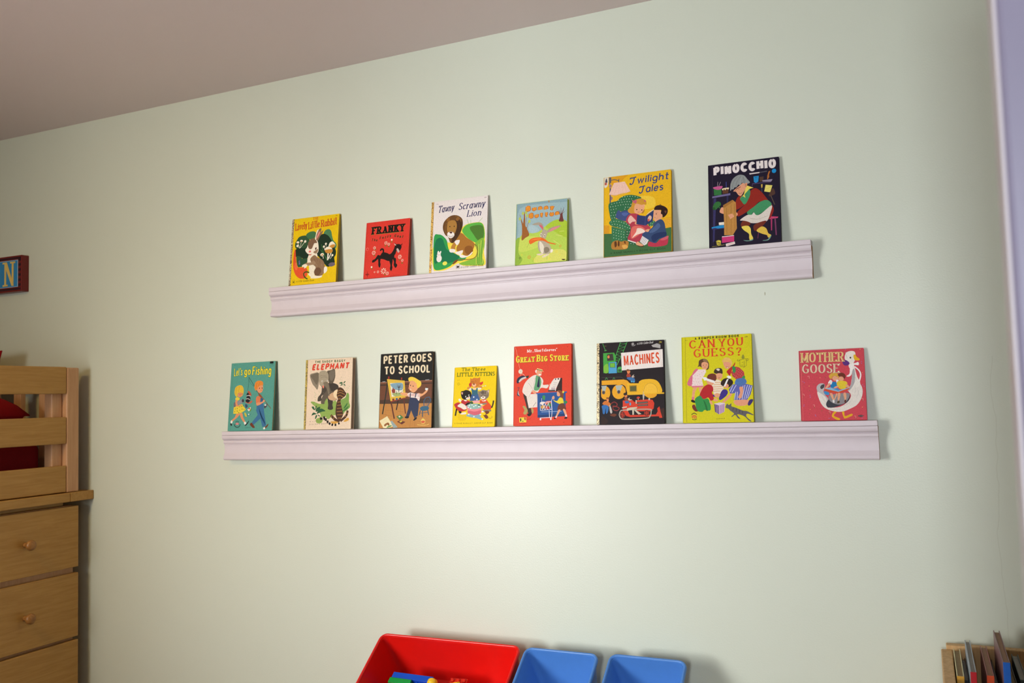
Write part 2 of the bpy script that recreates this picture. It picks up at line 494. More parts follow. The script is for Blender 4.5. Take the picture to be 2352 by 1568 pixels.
# cover artwork, one shape per line, in mm from the lower left corner of the cover
ART = {}
ART['rabbit_cover'] = '''s 2F5233:19.6,135.6 29,146.7 47,149.4 59.4,145.8 65.8,138.5 67.9,121.4 59.7,108.6 33.6,107.3 18,113.7 15.2,125.8
s 3E7048:53.1,149.7 62.7,157.4 76.6,159.5 87.8,155.2 89.6,143.2 76.1,134.2 61.8,138.8
s 4A7F55:117.2,147.6 124.4,158.7 136.3,159.7 143.6,152 147.4,138.3 153.1,124.4 162.5,115.2 165,106.7 159.4,100.5 132.3,126.1
s 16301F:18.3,108.6 33.1,114.1 53.5,110.8 68.3,131.5 84,136.9 99.6,142.4 115.2,147.8 131.4,142.2 144,128.5 152.9,111 163.8,93.4 163.6,80.1 159.1,72.1 162,56.9 150.6,49.5 137,47.2 124.5,58.1 95.1,85.5 65.5,79.4 55.7,75.2 35,85.2 21.8,86.3 18,98.4
s 2C5236:22.8,86.2 34.9,86.9 45.4,79.3 61.6,78.1 66,71 52.9,56.8 41,54.4 29.1,57
p 5E5E9C:31.8,71.9 35.6,75.9 37.1,68.2 34.3,63.3
p 6A66A8:33.1,66.8 38.1,67.2 37.4,62.2 33.4,61.7
c 3F7F3A 1.29:111.1,116.1 118.3,95.4 127.3,78 133.9,65.8
c 4F8F48 1.29:110.1,99.4 120.8,86.8 131.5,72.6
c EDE6CE 1.10:33.2,112.4 26.3,126.6
c EDE6CE 1.29:34.3,112.3 37.1,130.7
c EDE6CE 1.29:35.2,113.1 51.3,130.4
c EDE6CE 0.92:32.3,111.7 24.3,119.1
e EFE6D0 5.2 3.4 -10:25,130.4 38,133.7
e EFE6D0 4 3.9 0:51.6,130.9 24.3,119.9
e C98A4A 3.4 1.2 -10:25.8,128.3 38.1,131.5
c EFE8D6 4.78:136.7,68 136.8,90.6
c EFE8D6 3.31:140.5,71.9 148.3,89.7
s F1E8D0:136.9,109 140.7,118.7 149.4,121.7 157.6,115.6 160.9,108.7 151.4,102.8 141.5,103.6
s D08F3A:139.4,107.1 148.9,112.2 159.8,111.3 158.2,105.6 151.5,101.9
s F1E8D0:122.4,99.3 129.5,106.2 139.4,106.8 147.5,102.3 150.7,97.8 142,96 130.1,96.5
s C98A35:124.2,96.6 133.9,99.2 150.7,97.8 151.2,89.4 142.6,86.5 130.6,88.6
s F1E8D0:109.1,84.4 112.7,89.2 119.7,88.6 122,84.2 115.3,79.7
e C07A35 4.4 1.7 20:116,83.9
c EFE8D6 2.02:119.2,80.3 120.6,73.1
e F1E8D0 3.6 3.4 0:120.5,108.7 127,116.5 152.4,80.2
c EFE8D6 1.10:121.6,106.1 122.3,101.8
c EFE8D6 1.10:127.5,114 128.4,108.9
c EFE8D6 1.29:150.9,77.8 145.5,69.9
s 6B6070:140.2,52.8 146.2,58.1 158,58.1 163.7,53.5 159.6,48 146.9,46.8
s E0532A:13.6,103.8 17.2,110.3 19.8,94.9 22.3,77.7 28.8,55.3 43.1,52.5 55.2,51.6 64.6,45.9 66.4,32.3 63,22.5 53.3,18.1 37.1,20.6 22.1,33.9 13.7,54.7 11.9,81.9
s EA6A3E:18.9,67.9 24,67.5 29.4,51.9 25.4,45.4 17.7,54.4
c 36521C 3.67:72.2,35.2 62.1,37.7 55.2,35.6 53.6,29.9 59.1,21.1 67.4,16.3
s EDE3CC:65.3,82.8 74.6,93.9 94.8,90.6 99.5,78.5 98,38.4 90.8,25.5 74.5,31.7 71.1,53.8 64.4,64.4
s 8A6A4C:87.4,129.9 91,153.2 102.2,164.9 108.3,163.5 105,152 99.7,140.7 94.8,129.3 90.6,126.3
s EDE3CC:86.4,130 90.7,156.6 98.4,162.7 91.4,146.4 90.5,128
s 8A6A4C:92.4,129.5 99.4,145.7 113.5,158.8 112.6,151.3 103.7,140.3 98.4,129
s E58C86:91.1,134.7 98,152.6 101.8,156 103.1,150.5 96.8,139.2
s F0E6D2:59.5,112 66.5,128.3 84.2,133.6 96.5,127.5 101.6,108.5 100.9,95.1 92.9,89.1 75,88 62.6,93.2 53.9,104
s 7E5E46:64.5,111.6 62.6,125.2 75.9,137.6 90.3,131.4 94.8,122.5 84.9,121.7 77.8,107.1 69.9,106.1
s 9A7C5E:83.5,94.9 92.2,100.9 100,103.6 98.9,95.3 92.8,90.4
e 5A2A16 2.6 4.1 -20:91.9,105.6
e 2A140A 1.2 2 -20:92.7,105.6
e F5F0E6 1.4 1.2 0:88.5,101.9
s E2706C:66.7,98.7 71.1,101.7 75.3,98.9 73.5,95.7 68.9,95.7
s C9564A:67.2,91.1 72.9,89.8 77.8,90.6 75,87.1 69,87.9
s 8F7052:73.9,73.8 79.4,81.7 89.1,86 99.5,78.5 115.9,70.5 125.5,58 127.8,42.8 125.2,29.7 116.8,22 98.9,23.3 90.2,35.6 95.3,48.6 82.7,59.6
s 6E4E38:90.2,35.6 97.4,46.8 109.4,45.9 116,35.4 108.7,24.2 96.9,23.4
s A08264:46.7,59 60.4,64.7 76.4,65.2 88.1,69.3 94.7,58.7 76.9,56.7 61,54.5 55.4,48.2 48,53.8
s EDE3CC:45.7,58.2 56.6,61.6 64.9,56.8 55.4,48.2 53.1,53.5 47,53.9
s F2ECDD:125.3,44.7 131,48.4 136.2,43.9 135.8,33.9 126.3,28
s EDE3CC:68.5,30.5 76.4,32.4 90.8,25.5 108.9,21.7 119.7,22.6 117.1,16.9 97.4,15.3 79.4,17.1 79.1,21.3
c 6E5240 0.92:87.7,76 92.2,67.3
c 6E5240 0.92:97.7,75.3 101.2,66.6
c 6E5240 0.92:108.1,67.7 110.6,59.2
c A88C72 0.92:96.7,58.6 101.1,51.5
c A88C72 0.92:114.7,57.2 118.2,48.6
c F5EEE0 0.92:81.3,49.7 84,39.4
c 6E5240 0.92:70.8,122.9 75.4,114
c 6E5240 0.92:78.7,125.6 82.2,116.9
t C4501C serif 8.5:74.4,194 95.5,193.7|THE
t C4501C fserif 22:13.5,167.1 55.4,169.9|Lively
t C4501C fserif 21.8:61.1,166.8 100.9,170.1|Little
t C4501C fserif 21.7:106.4,168.8 162.4,171.3|Rabbit
l 2A2410 0.55:13.2,15.6 22.3,15.3 22.9,6 13.8,6.1 13.2,15.6
e 2A2410 3 1.7 0:18.2,10.2
t 2A2410 script 5.7:26.9,8.9 92.9,7.8|a Little Golden Book.
t 3A300C sans 3:155.8,197.1 162.1,197|39¢'''
ART['goat_cover'] = '''l C52F25 0.88:4.1,163.5 5.4,1.2
e E4746A 4.7 4.7 0:7.8,86.8
e D8382C 3.4 3.5 0:8.2,86.4
t 8E8A28 western 22.5:20.6,127.9 127.4,127.5|FRANKY
t 100A0A western 22.3:20.5,129 127.3,128.3|FRANKY
t 3F3A1A wide 8.7:19.9,108.9 39,107.2|The
t 3F3A1A wide 8.7:47.7,111.7 84.5,115.9|Fuzzy
t 3F3A1A wide 8.7:95,114.9 123.9,108.7|Goat
s 17100F:42.2,64.4 45.9,66.9 52.3,64.9 56.6,70.7 62.7,73.2 75.4,69.8 83.5,65.6 91,70.4 96.6,79.5 99.2,87.6 103.5,92 111.3,92.7 119.3,89.2 121.3,81.4 117.8,74.9 115.8,71 111.4,67.3 107.2,71.7 104.8,73.3 103,65.3 99.4,60.1 99.2,51.9 92.5,48.4 80.2,46.1 65.8,52.1 54.7,54.4 50,53.5 43.5,56.8
s 17100F:44.4,66.3 50.9,63 45.2,55.2 39.3,50.3 33.3,46.7 26.7,46.1 27.3,52.7 35.7,56.1
s 17100F:45.9,56.6 53.8,55.9 53.8,44.9 55.5,37.9 53.4,29.2 48.3,34.4 47.2,45.5
s 17100F:83.1,49.2 93.9,49.6 94.4,38.7 93.6,32 95.3,25 91.5,16.1 87.2,23 88.1,32.4 85.1,42.2
s 17100F:95.3,52.3 103.8,52.9 105.9,44.5 105.9,37.7 110.9,31.9 105.7,23.9 98.9,32.9 99.1,42.4
c 17100F 5.01:62,71.6 62,78.5 59.7,82.2 55,82.6 52.5,79.4
p 17100F:97,97.4 105.4,91.8 103.8,88.5
s D9B9A8:97.1,95.3 103.6,90.6 101.4,89.4 98.1,91.8
p 17100F:119.2,90.6 125.4,94.1 120.9,87
s C7ACA2:105.2,78.8 109,80.5 113.9,75.2 115.1,69.7 111.3,67.5 107.1,73.1
o EFE0C8 5.15:69,99.7
o EFE0C8 4.42:78.7,95.2
o EFE0C8 4.71:31.7,88.8
o EFE0C8 6.48:30,74.5
o EFE0C8 6.19:117.6,55.1
o EFE0C8 4.12:126.4,44.1
o EFE0C8 8.84:66.3,18.2
o EFE0C8 5.30:79.2,10.4
o EFE0C8 3.83:48,17.4
o EFE0C8 2.65:36.7,17.4
e EFE0C8 2.8 2.8 0:87.9,107.1 25.7,32.9
e 6F7A2C 2.8 1.7 -20:67.6,92.1 79.6,88.7 88.1,101 34.9,83.7 32.2,66 117.4,44.9 126,36.3 27.2,28 71.3,6.7
l 8E1E1C 1.77:12.2,21.1 13.1,3.3
l 8E1E1C 1.77:6.1,12.7 19.4,12.3
e 8E1E1C 4.7 3 0:12.7,12.2
w 8E2A1C 1.9:89.4,2.5 121,2'''
ART['lion_cover'] = '''s F0D94A:90.9,110 104.8,125.1 126.1,129.5 154.4,128.2 165.3,112.4 168.6,76.4 166.6,44.2 171.7,10.1 139.4,9.6 104,12.7 89.6,20.4 68.5,10.8 47.2,4.5 23.7,4.9 12.7,12.3 10.6,74.9 91.5,83.7
s 5BB045:99.7,115.7 111.9,126 136.7,129.2 156.2,126.4 164.5,110.9 165.9,83.1 152.1,68.2 137.9,74.4 116.4,87.9 99.9,105.8
s 4C7A2C:121,116.9 136.9,121.8 156.4,119.9 163.6,109.4 162.4,83.5 148.4,78.3 133.9,96
s 83B63C:138,69.5 162.3,85.1 167.2,60.3 161.6,36.6 167.3,12 144.6,10.8 107.5,14 93.2,20.1 135.4,30.9 145.5,49.4
c D9D55A 1.55:141.7,62.7 144.5,14
c D9D55A 1.55:150.4,68.4 149.4,32.9
c D9D55A 1.38:157.2,77.5 153.6,42.2
c 5E8E2C 1.38:154,64.8 152.4,14.9
c 5E8E2C 1.38:147.2,54.1 147.1,15.4
c 5E8E2C 1.38:160.7,77.1 159.3,17.5
c D9D55A 1.21:163.8,57.4 162,14.1
s 2F9B4C:11.5,102.9 26,107.3 38.8,101.9 51.9,87.5 56,70.7 63.6,56.9 92.6,41.2 114.1,36 103.7,27.2 78.8,26.2 64.8,14.4 38.1,6.9 16.3,10.4 11.7,41.9
s 12734A:17.4,90.8 29.9,97.8 39.1,92 45,78.3 54.5,61 78.2,49 92.7,37.9 78.7,27.8 53.8,23.5 32,30.3 16.7,26.7 13.6,66.4
c 7CA83C 0.86:117.2,127.1 112.4,140.8
c 7CA83C 0.86:124.3,128 123.2,138
c 7CA83C 0.86:147.3,129 158.6,140.9
c 8E5A24 2.07:134.5,71.5 144.4,62.5 146.5,46.1 139.7,32.1 117.8,28.4 92.9,30.6 80.6,26
s 7A4A1C:71.8,20.3 78.7,28.6 89.3,30.9 84.2,24.1 75.4,19.2
s A8702C:77,93.3 85.6,105.6 100,102.6 112.8,89.9 134.4,74.8 136.4,61.6 129.7,49.2 131.6,42.6 117.5,39 103.2,43.5 101.3,51.8 85.2,54.1 83,66.5 91.7,78.8 77.4,75.2
s B87F36:70.3,75.9 77.2,85.1 84.5,79.5 79.4,68.5 77.9,58.8 67.1,60.1 66,68.1
s 8A5520:107.3,59.4 115.1,66.8 129.3,63.9 133.2,50.5 121,41.9 111.1,47.7
s EFE6DE:75.4,84.4 91.5,85.3 88.2,74.2 82.9,72.3 77.4,78.5
s EFE6DE:60.8,60.4 66.1,62.8 77.9,60.1 78.9,53 67.3,52.4 61.9,55.4
s EFE6DE:79,52.2 88.7,53.8 102,55.8 101.3,48.5 92.6,43.6 81.8,47.9
s EFE6DE:92.6,44.5 101.5,42.8 117.5,39 131.4,49.1 128.1,41.3 110.6,34.7 96.3,36
s 6A4522:50.1,150.5 64.4,157.3 82.5,155.4 97.1,144 99.4,125.6 94.4,109.7 85.9,94.1 73.7,80.5 62.9,81.5 55.3,97 46,104.5 38.2,121.8 39.6,138.3
s 4A2E18:75.7,141.2 90,143.1 99.2,132.2 96.1,112.8 85.9,94.1 73.7,80.5 66.5,81.2 71.2,105.4
c 8A6230 1.38:59,154.6 55.7,143.3 46.9,134.2
c 8A6230 1.38:75.3,154.5 86.2,150.1 93.8,136.1
c 2E1C10 1.38:90.1,139.7 94,126.2 90.9,110
c 2E1C10 1.38:83.1,133.9 85.4,113.8 80.4,97.9
c 8A6230 1.38:47,130.9 45.6,117.8 49.6,105.8
c 2E1C10 1.38:76.7,101.5 71.7,87.2
c 8A6230 1.38:62.5,94.7 64.6,84.6
s A97A38:52.3,137 61.2,143.5 75.7,141.2 81.4,127.4 78.3,111.3 71.3,102.1 56.9,103.5 51.1,117.2
e 8A5C28 5.4 5.6 20:53.8,146
e 8A5C28 5 5.6 -20:82.7,145.5
e 1E120A 1.6 1.7 0:59.8,126.3 73.4,125.8
s EFE6DE:53.1,108.8 63.9,111.9 73,106.8 74.1,98.5 64.4,92.9 54.3,98.8
s 4A2018:58.5,110.7 63.9,111.4 68.4,109.4 64,106.1
c 5A3020 0.86:56,101.1 64.3,97 72.3,99.5
e EFE6DE 2.9 7.3 0:26.7,53.7
e EFE6DE 2.7 6.6 -25:32.2,54
e EFE6DE 8.2 9.9 0:29.9,38.6
e EFE6DE 6.1 5 0:28.7,48.6
e 20140E 0.9 1 0:26.3,49.6 31,49.2
e E7E05A 7.2 5.6 0:48.4,23.9
t 2B2A55 iserif 19.8:20.7,168.9 69.4,170.9|Tawny
t 2B2A55 iserif 19.6:84.2,170.5 163.8,171.6|Scrawny
t 2B2A55 iserif 18.5:111,148.2 152.6,148.1|Lion
w 7A3A3A 2.4:15.9,194.2 21.4,194.3
t 6A3A3A sans 3.3:162.3,195.2 169,195.4|39¢
l 2A2020 0.69:83,15.3 94.2,15.4 95,6.2 83.8,6 83,15.3
e 2A2020 4.3 2.8 0:89,10.7
t 4A3020 script 6.5:98,6.4 166.5,6.5|a Little Golden Book.'''
ART['bunny_cover'] = '''s 9AB5B8:-2.2,169.2 73.1,172.8 147,169.5 148.1,101.3 120.3,112.3 100.9,107.7 81.4,96.3 62,83.5 39.3,83.8 17.9,81.3 -1.9,68.3
s A9C0C4:36.1,102.5 50.3,103.7 66.1,91.2 59.1,83.8 42.1,84.2
s 88A5AC:-0.7,167 80.2,169.2 144.3,167.2 144.4,157.8 80.4,159.8 9.6,152.9 6.4,86.5 -0.5,68.2
s A8C437:84.3,96 102.2,108.9 120.3,112.3 142.5,105.9 143.5,88.5 143.3,61.8 104,84.6
s C5D45C:5.4,62.1 25.2,73.7 50.8,73.9 70.7,65.1 82.3,46.4 62.6,42.9 30.2,35.2 11.6,37
s D6D668:63,22.6 96.5,31.6 124.4,32.9 142.5,24.5 142.9,3.1 97,3.3 54.8,3.1
s 8EB040:-0.4,62.7 10.9,72.5 8.7,34.6 20.5,15.8 12.2,1.6 0.7,1.3
c E2DE86 0.83:114,71.5 132.1,66.9
c E2DE86 0.83:123.6,79.8 136.1,79.9
c 86A83A 0.83:32.8,45.8 39.7,58.7
c 86A83A 0.83:51.7,18.3 50.5,6.2
c 86A83A 0.83:91.1,20 89.9,8
c E2DE86 0.83:107.3,57.4 124.2,45
s 9A5E2C:17.5,66.4 17.8,88.1 16.8,107.2 12.2,126.8 17.4,115.3 20,111 21.5,123 24,144.5 25.8,122.6 26,109 30.5,100.3 35.2,116.1 35.9,113.3 31.9,97.5 35.6,89 38,77.9 28.1,72.1
l 9A5E2C 0.97:20,109.6 13.1,128 9.8,136.5
l 9A5E2C 0.97:23.7,120.1 22,137.9
l 9A5E2C 0.97:27.5,108.8 30.6,132.9
e B6C45C 3.6 4.6 0:10.8,125.5 19.1,139.6 31.4,131.5 38,115.8 28.3,141.3
s 6E3A36:121.5,107.5 123.7,117.3 124.2,125.3 121.3,133.7 125.6,126.5 126.5,139.8 128.4,127.5 133,139.1 131.2,125.9 132.4,116.4 134.3,105.8
l 6E3A36 0.83:126.3,126.4 126.7,142.4
l 6E3A36 0.83:129.8,126 136.3,132
l 6E3A36 0.83:130.4,127.3 135,142.9
l 6E3A36 0.83:124.5,125.3 120.6,137.8
t A8461C fat 14.1:27.2,144.1 106.5,140.7|Bunny
t E2902E fatin 14.1:27.2,144.1 106.5,140.7|Bunny
t A8461C fat 14:37.5,123.7 120.7,123.3|Button
t E2902E fatin 14:37.5,123.7 120.7,123.3|Button
s A89A86:46,105.5 55.9,109.6 67.1,110 75,105.1 78.7,95.3 80.2,85.7 74.6,87.6 73,97.2 65.9,102 56,103.8
s D2606A:65.9,102.3 72.9,101.3 77.2,95.4 76.6,90.1 73.1,93.2
s A89A86:87.3,82.3 95.6,90.8 109.4,94.7 127.5,95.5 117.9,88.5 104.1,83.2 91.5,79.8
s D98A86:92.9,81.7 102.6,90.1 115,93.5 123.4,93.9 113.7,87.6 102.7,84
s B2A48E:74.6,83.6 78.7,89.9 87.2,86.3 90.1,80.6 87.5,71.5 84.8,65 74.9,67.4 69.2,73.3 70.5,79.9
e E8E0CE 2.5 4.4 -10:72,75.7
e E8E0CE 2.2 4.1 -25:81.8,72.7
e 4A3A18 1.3 2.3 -10:72,75.5
e 4A3A18 1.1 2.2 -25:82.1,72.3
s B5A892:63.8,56.3 73.6,60.7 87.7,55.3 97.7,44.9 102.1,32.4 96.7,23.5 82.7,23.5 71.3,28.6 65.6,37.3
s E6DCC6:68,57.9 73.7,55.3 80.9,43.8 79.8,27.8 74.2,27 69,42.3
s 8A7E68:81,38.4 89.4,41.7 96.5,35.6 93.8,27.8 84,26
s EDE6D4:100.7,33.9 106.3,33.3 105,26.7 99.4,25.9
s E2D2B8:60.1,24.3 71.4,25.9 81.3,23.6 71.5,20.5
s E2D2B8:75.8,16 82.7,20.8 93.9,22.4 95.3,20.3 82.8,14.7
s E56A24:38,61.6 43.8,67.8 56.5,69.9 73.5,68.2 84.8,62.3 93.4,54.7 113,48.1 111.7,46.2 93.4,51.4 79.3,58.8 62.3,60.5 46.9,54.6 41.5,53.8
s EE8A3A:43.9,63.7 56.6,67.2 72.1,66.3 67.9,63.3 53.8,64.1
o DE7A2A 4.97:40,18.7
o DE7A2A 3.59:126.3,40.5
o E8D23C 3.31:51.8,12.9
o E8D23C 3.59:96.2,10.8
o E8D23C 3.59:116.1,27
o E8D23C 2.48:18.9,26.8
o E8D23C 2.21:126,18
l 5A6A22 1.10:13.5,23.2 13.4,13.7
l 5A6A22 1.10:9.7,18.8 17.6,18.5
s 4A3A1C:130.4,4.9 135.9,5.7 141.5,3.9 136,2.1
s B48C5A:90.1,168.1 94.3,167.4 93.7,161 90.9,162'''
ART['armchair_cover'] = '''s EBC43A:81.7,144.6 108,148.3 130.7,139.2 130.3,116.2 97.8,116.4
s D99A18:15.3,207.8 62.4,208.9 52.3,198.3 32,177 18.6,192.1
p 3F6A3C:-0.2,61.4 19.8,59.4 97,56 159.8,59.6 174.2,61.1 174.4,-0.9 -0.3,-0.8
p D8961C:-0.2,82.8 14.9,81.3 14.8,59.9 -0.2,60.9
p E0A52A:139.5,82.6 174.7,83.9 174.2,60.6 139.1,60
l B8791A 0.66:150.7,84.7 173.9,85.3
l C98A1E 0.66:155.5,81 173.8,81.1
s D9D2C0:0.8,206.1 11.9,207.8 11,191.3 8.4,183.1 1.3,182.3
s 4A4656:3.4,195.6 6.8,205.4 9.3,194.9
e B85646 3 3.7 0:5.1,191.1
p 5E5A62:13.6,207.1 19.5,206.4 19.5,193.7 13.5,185.9
e 8A7C84 3.6 4.7 0:17.2,183.8 19.8,151.5
e B06A6A 2 2.3 0:17.6,183.4 19.8,150.7
p 5E5A62:15.2,179 18.9,178.5 18.7,138.2 15.1,138.6
c 5E5A62 1.99:20,198.7 28.8,199.4 39.7,194.7
l 5E5A62 1.99:39.7,200.1 39.1,189.7
p E9C0AE:26.7,190.8 38.8,191.1 54.9,191.2 69.7,164.3 62,161.8 52,161.6 42,160.4 31.9,158.5 23.5,159.8 13.8,162.3
c C98E86 0.66:13.8,161.4 23.5,157.8 31.9,157.2 45.3,158.7 57,160.7 69.6,164
l D8A698 0.50:30.4,189.9 19.3,163.3
l D8A698 0.50:35.4,189.8 27.7,160.7
l D8A698 0.50:41.3,190.3 38.6,161.1
l D8A698 0.50:47.2,190.4 50.3,162.3
l D8A698 0.50:52.2,190.2 60.3,162.9
s 2E6A44:12.5,135.6 21.8,141.2 35.2,143.1 41.9,149.1 55.3,154.3 71.9,154.4 88.3,149.7 98.1,142.8 81.6,134.7 74.8,112.3 61.5,107.1 38.4,116.1 31.6,97 19.9,94.9 15,112
s 34734A:14,88.8 23.3,96.2 36.6,95.6 53.1,88.2 67.8,78.5 71.9,71.5 69.3,63.6 54.6,65.9 36.5,73.4 19.9,80
p 34734A:20.7,78.3 36.4,72.6 57,64.8 56.8,37.1 36.3,39 21.4,38.8
p 2B5F3E:57,64.8 71.8,65 70.8,40.7 86.9,24.6 69,26.3 64.2,36.4 56.8,38.7
s 34734A:115.1,75.4 124.9,82.5 132.9,78.4 126.3,69.4 118.3,68.6
x E2E8D2 1.82:48.6,151.7 55.3,151.7 61.9,151.8 68.5,151.1 75.1,150.4 81.7,148.8 88.3,146.4 39.4,144.3 46,144.4 52.7,144.9 59.4,145.1 66,144.7 72.6,144 20.9,136.3 27.6,137.3 34.3,137.9 41,138.1 47.7,138.4 54.3,138.5 61,138.3 67.6,137.6 17.5,129.2 24.2,129.6 30.9,130.2 37.6,130.8 44.3,131.3 50.9,131.4 57.6,131.5 64.2,130.8 70.8,130.1 19.2,121.5 25.9,122.1 32.6,122.6 56.7,124.1 63.3,123.4 68.3,122.1 20.8,113.8 27.5,114 55,119.3 19.1,106.5 25.8,106.7 31.7,106.9 21.6,99.6 28.3,99.8
x E2E8D2 1.82:19.9,89.9 26.6,90.9 33.2,90.5 39.9,88.7 46.5,86.4 53.1,83.6 59.6,80.1 66.2,76.2 22.4,83 29,83.2 35.7,81.7 42.3,79.4 48.9,76.8 55.5,74 62,71.2 67.8,68.7 36.5,75.9 43.1,73.1 49.7,70.5
x DDE4CC 1.82:26.5,69.4 33.1,67.2 39.7,64.9 46.3,62.3 52.9,60.3 25.6,63 32.2,60.7 38.8,58.4 45.4,56.1 52,53.9 26.4,55.5 33,53.2 39.6,51 46.2,48.7 52.8,46.9 26.4,48.1 33,45.9 39.6,43.6 46.2,41.7 61.1,60.3 66.9,59.8 61.1,53.8 66,52.5 60.2,47.4 65.1,46.9 70.7,29.3 77.2,27.9 121.6,76.3 126.4,74.2 121.5,70.7 128.1,78.9
s 3E4E7C:31.6,100.3 35,114.8 40,118.5 45,113.8 56.6,115.9 68.2,111.3 72.2,106 61.4,98.8 59.7,87.5 44.9,92.3
s 50629A:46.6,108.6 56.6,110.9 64.8,106.7 54.9,101.2
s B03A4A:58.4,86 61.4,98.8 71.4,106 84.5,104.7 94.3,98.7 100.7,86.6 113.5,72.3 121.4,63.4 110,54.8 103.3,40.8 87,31.1 77.2,33.6 62.6,41.5 69.3,60.3 69.4,73.4
s E6B4A4:63,90.5 69.7,101.3 77.9,93.9 84.3,85 74.5,84.4 67.9,80.1
s D9695E:74.3,71.3 97.2,70.6 110,56.4 97,52.8 80.6,43 70.8,43.9
s F0D6C4:87.4,66.7 100.4,63.8 106.7,55.1 87.2,50.5 74.1,43.6 84,57.3
p E2DCD2:62.6,39.8 83.7,31.4 83.7,28.5 62.6,37.4
s C98F2E:63.3,116.8 71.6,124.2 75,135.4 84.9,141 98.1,142 109.5,134.9 110.2,125 104.4,125.6 97.9,125.5 84.8,129.4 81.4,121.5 79.7,108.5 72.2,106 64.8,110
s B4782A:97.8,116.4 105.1,112.4 104.2,105.9 99.2,103.1
s E2A27A:79.8,123.3 84.8,130.2 97.9,125.5 106.1,125.4 105.1,115.6 100.9,107.9 94.3,103.6 84.5,104.7 79.7,110.1
e 2A1810 1.5 1.5 0:86,114.7 99,112.2
c 8A3A2A 0.66:87.9,108.4 90.3,107 92.8,107.9
s BF5E70:73.4,140.6 80,138.2 81.7,141.3 86.5,136.6 84,131.1 79.9,131.6 76.6,135.2
e BF5E70 2.6 2 0:107,134.4
s D9986E:81,82.1 87.6,84.7 91.6,81.8 89.1,76.3 82.6,77
p 2C3866:87,100.8 108.1,95.7 129.4,109 126.5,80.7 107.8,71.2 85,77.6
l 46568C 0.83:108.1,95.7 107,71.6
l E6E0D8 0.99:111.4,98.3 118.8,105.2 129.4,109.5
s D9B4A0:113.7,88.5 118.7,96.2 123.5,92.4 122.6,86 116.8,81.7
s C9564A:113.7,86.1 117.7,88.1 118.5,82.3 114.4,81.6
s E0A07A:128.3,91.9 130.2,106.4 139.9,108.7 147.9,102.9 150.9,91.2 145.9,83.6 136.1,76.5 130.6,83.6
s 2A1614:130.2,109.7 133.6,117.5 143.3,119.7 156.1,115.1 164,106.1 162.2,94.9 152.4,87 150.9,94.5 147,98.1 147.9,106.2 139.9,107.8
c 2A1614 0.99:144.1,116.4 145,121.2 148.2,118.9
s 6A4030:155.9,103.7 161.5,103.1 159,96.9
s 2A1614:134.9,99.7 136.2,99.6 136.1,96.3 134.9,97
c 8A3A2A 0.66:130.7,90.4 133.1,89.5
s 34486E:114.9,57.5 126.3,66.1 129.7,75.5 145.9,83.6 155.3,74.6 159,54.8 161.1,43.4 154.6,36 141.8,34 133.6,24.3 122.4,26.2 117.7,33 100.1,46 103.5,53.8
s 4A6088:134.4,70.2 140.9,74.4 145.6,65.8 137.4,56.9 126.1,51.6 118,54
s 22325A:122.7,40.6 134,49.2 158.1,50.1 159.5,40.3 141.8,35.6 128.9,27.2
p E4DED8:100.1,46 116.1,34 111.1,24 104.6,21.4 93.5,32.1
l 2E3E6E 0.66:102.5,43.3 95.1,31.9
l 2E3E6E 0.66:105.7,40.9 98,28.8
l 2E3E6E 0.66:108.9,38.7 100.8,26.2
l 2E3E6E 0.66:112.1,36 103.9,23.9
s E2A27A:83.7,28.9 88.6,32.5 96.6,26.9 103,21.5 93.3,20.8 85.3,24.8
s 5A2E1C:86.9,23.8 96.6,20.5 104.6,21.4 99.8,17.8 90.1,20.8
s E2A27A:108.4,59.8 113.3,61.7 118.1,60.5 115.6,55 110,55.6
s B8344A:114,22.1 117.7,29.8 133.6,24.3 145,33.7 161,38.6 165,39.8 163.9,22.3 157.4,16.5 135.1,15.1 117.5,17.8
s C95A66:145,32.1 164.2,39.9 164.1,33.5 154.5,29.6
s B07830:20,30.8 24.7,38.5 36.3,40.7 46.1,36.5 54.4,38.2 64.2,34.8 64.1,25.1 60.7,17.3 47.6,16.1 26.2,18 20.5,22.6
s 5A3416:28,36.6 32.9,38.5 34.5,27.8 29.6,23.4
s 5A3416:37.9,38.9 41.2,37 41.1,25.6 37,27.6
s 5A3416:52.7,35.9 56.8,36.3 56.7,29
s D9A450:47.7,26.6 59.2,27.2 62.4,20.4 52.6,17.2
t 3C4676 cursive 20:65.5,180.7 167.2,182.9|Twilight
t 3C4676 cursive 19.9:90.1,155.3 152.9,156.8|Tales
t 1C2C1A sans 4.5:17.6,6.9 158.8,7.2|A RAND McNALLY BOOK-ELF BOOK'''
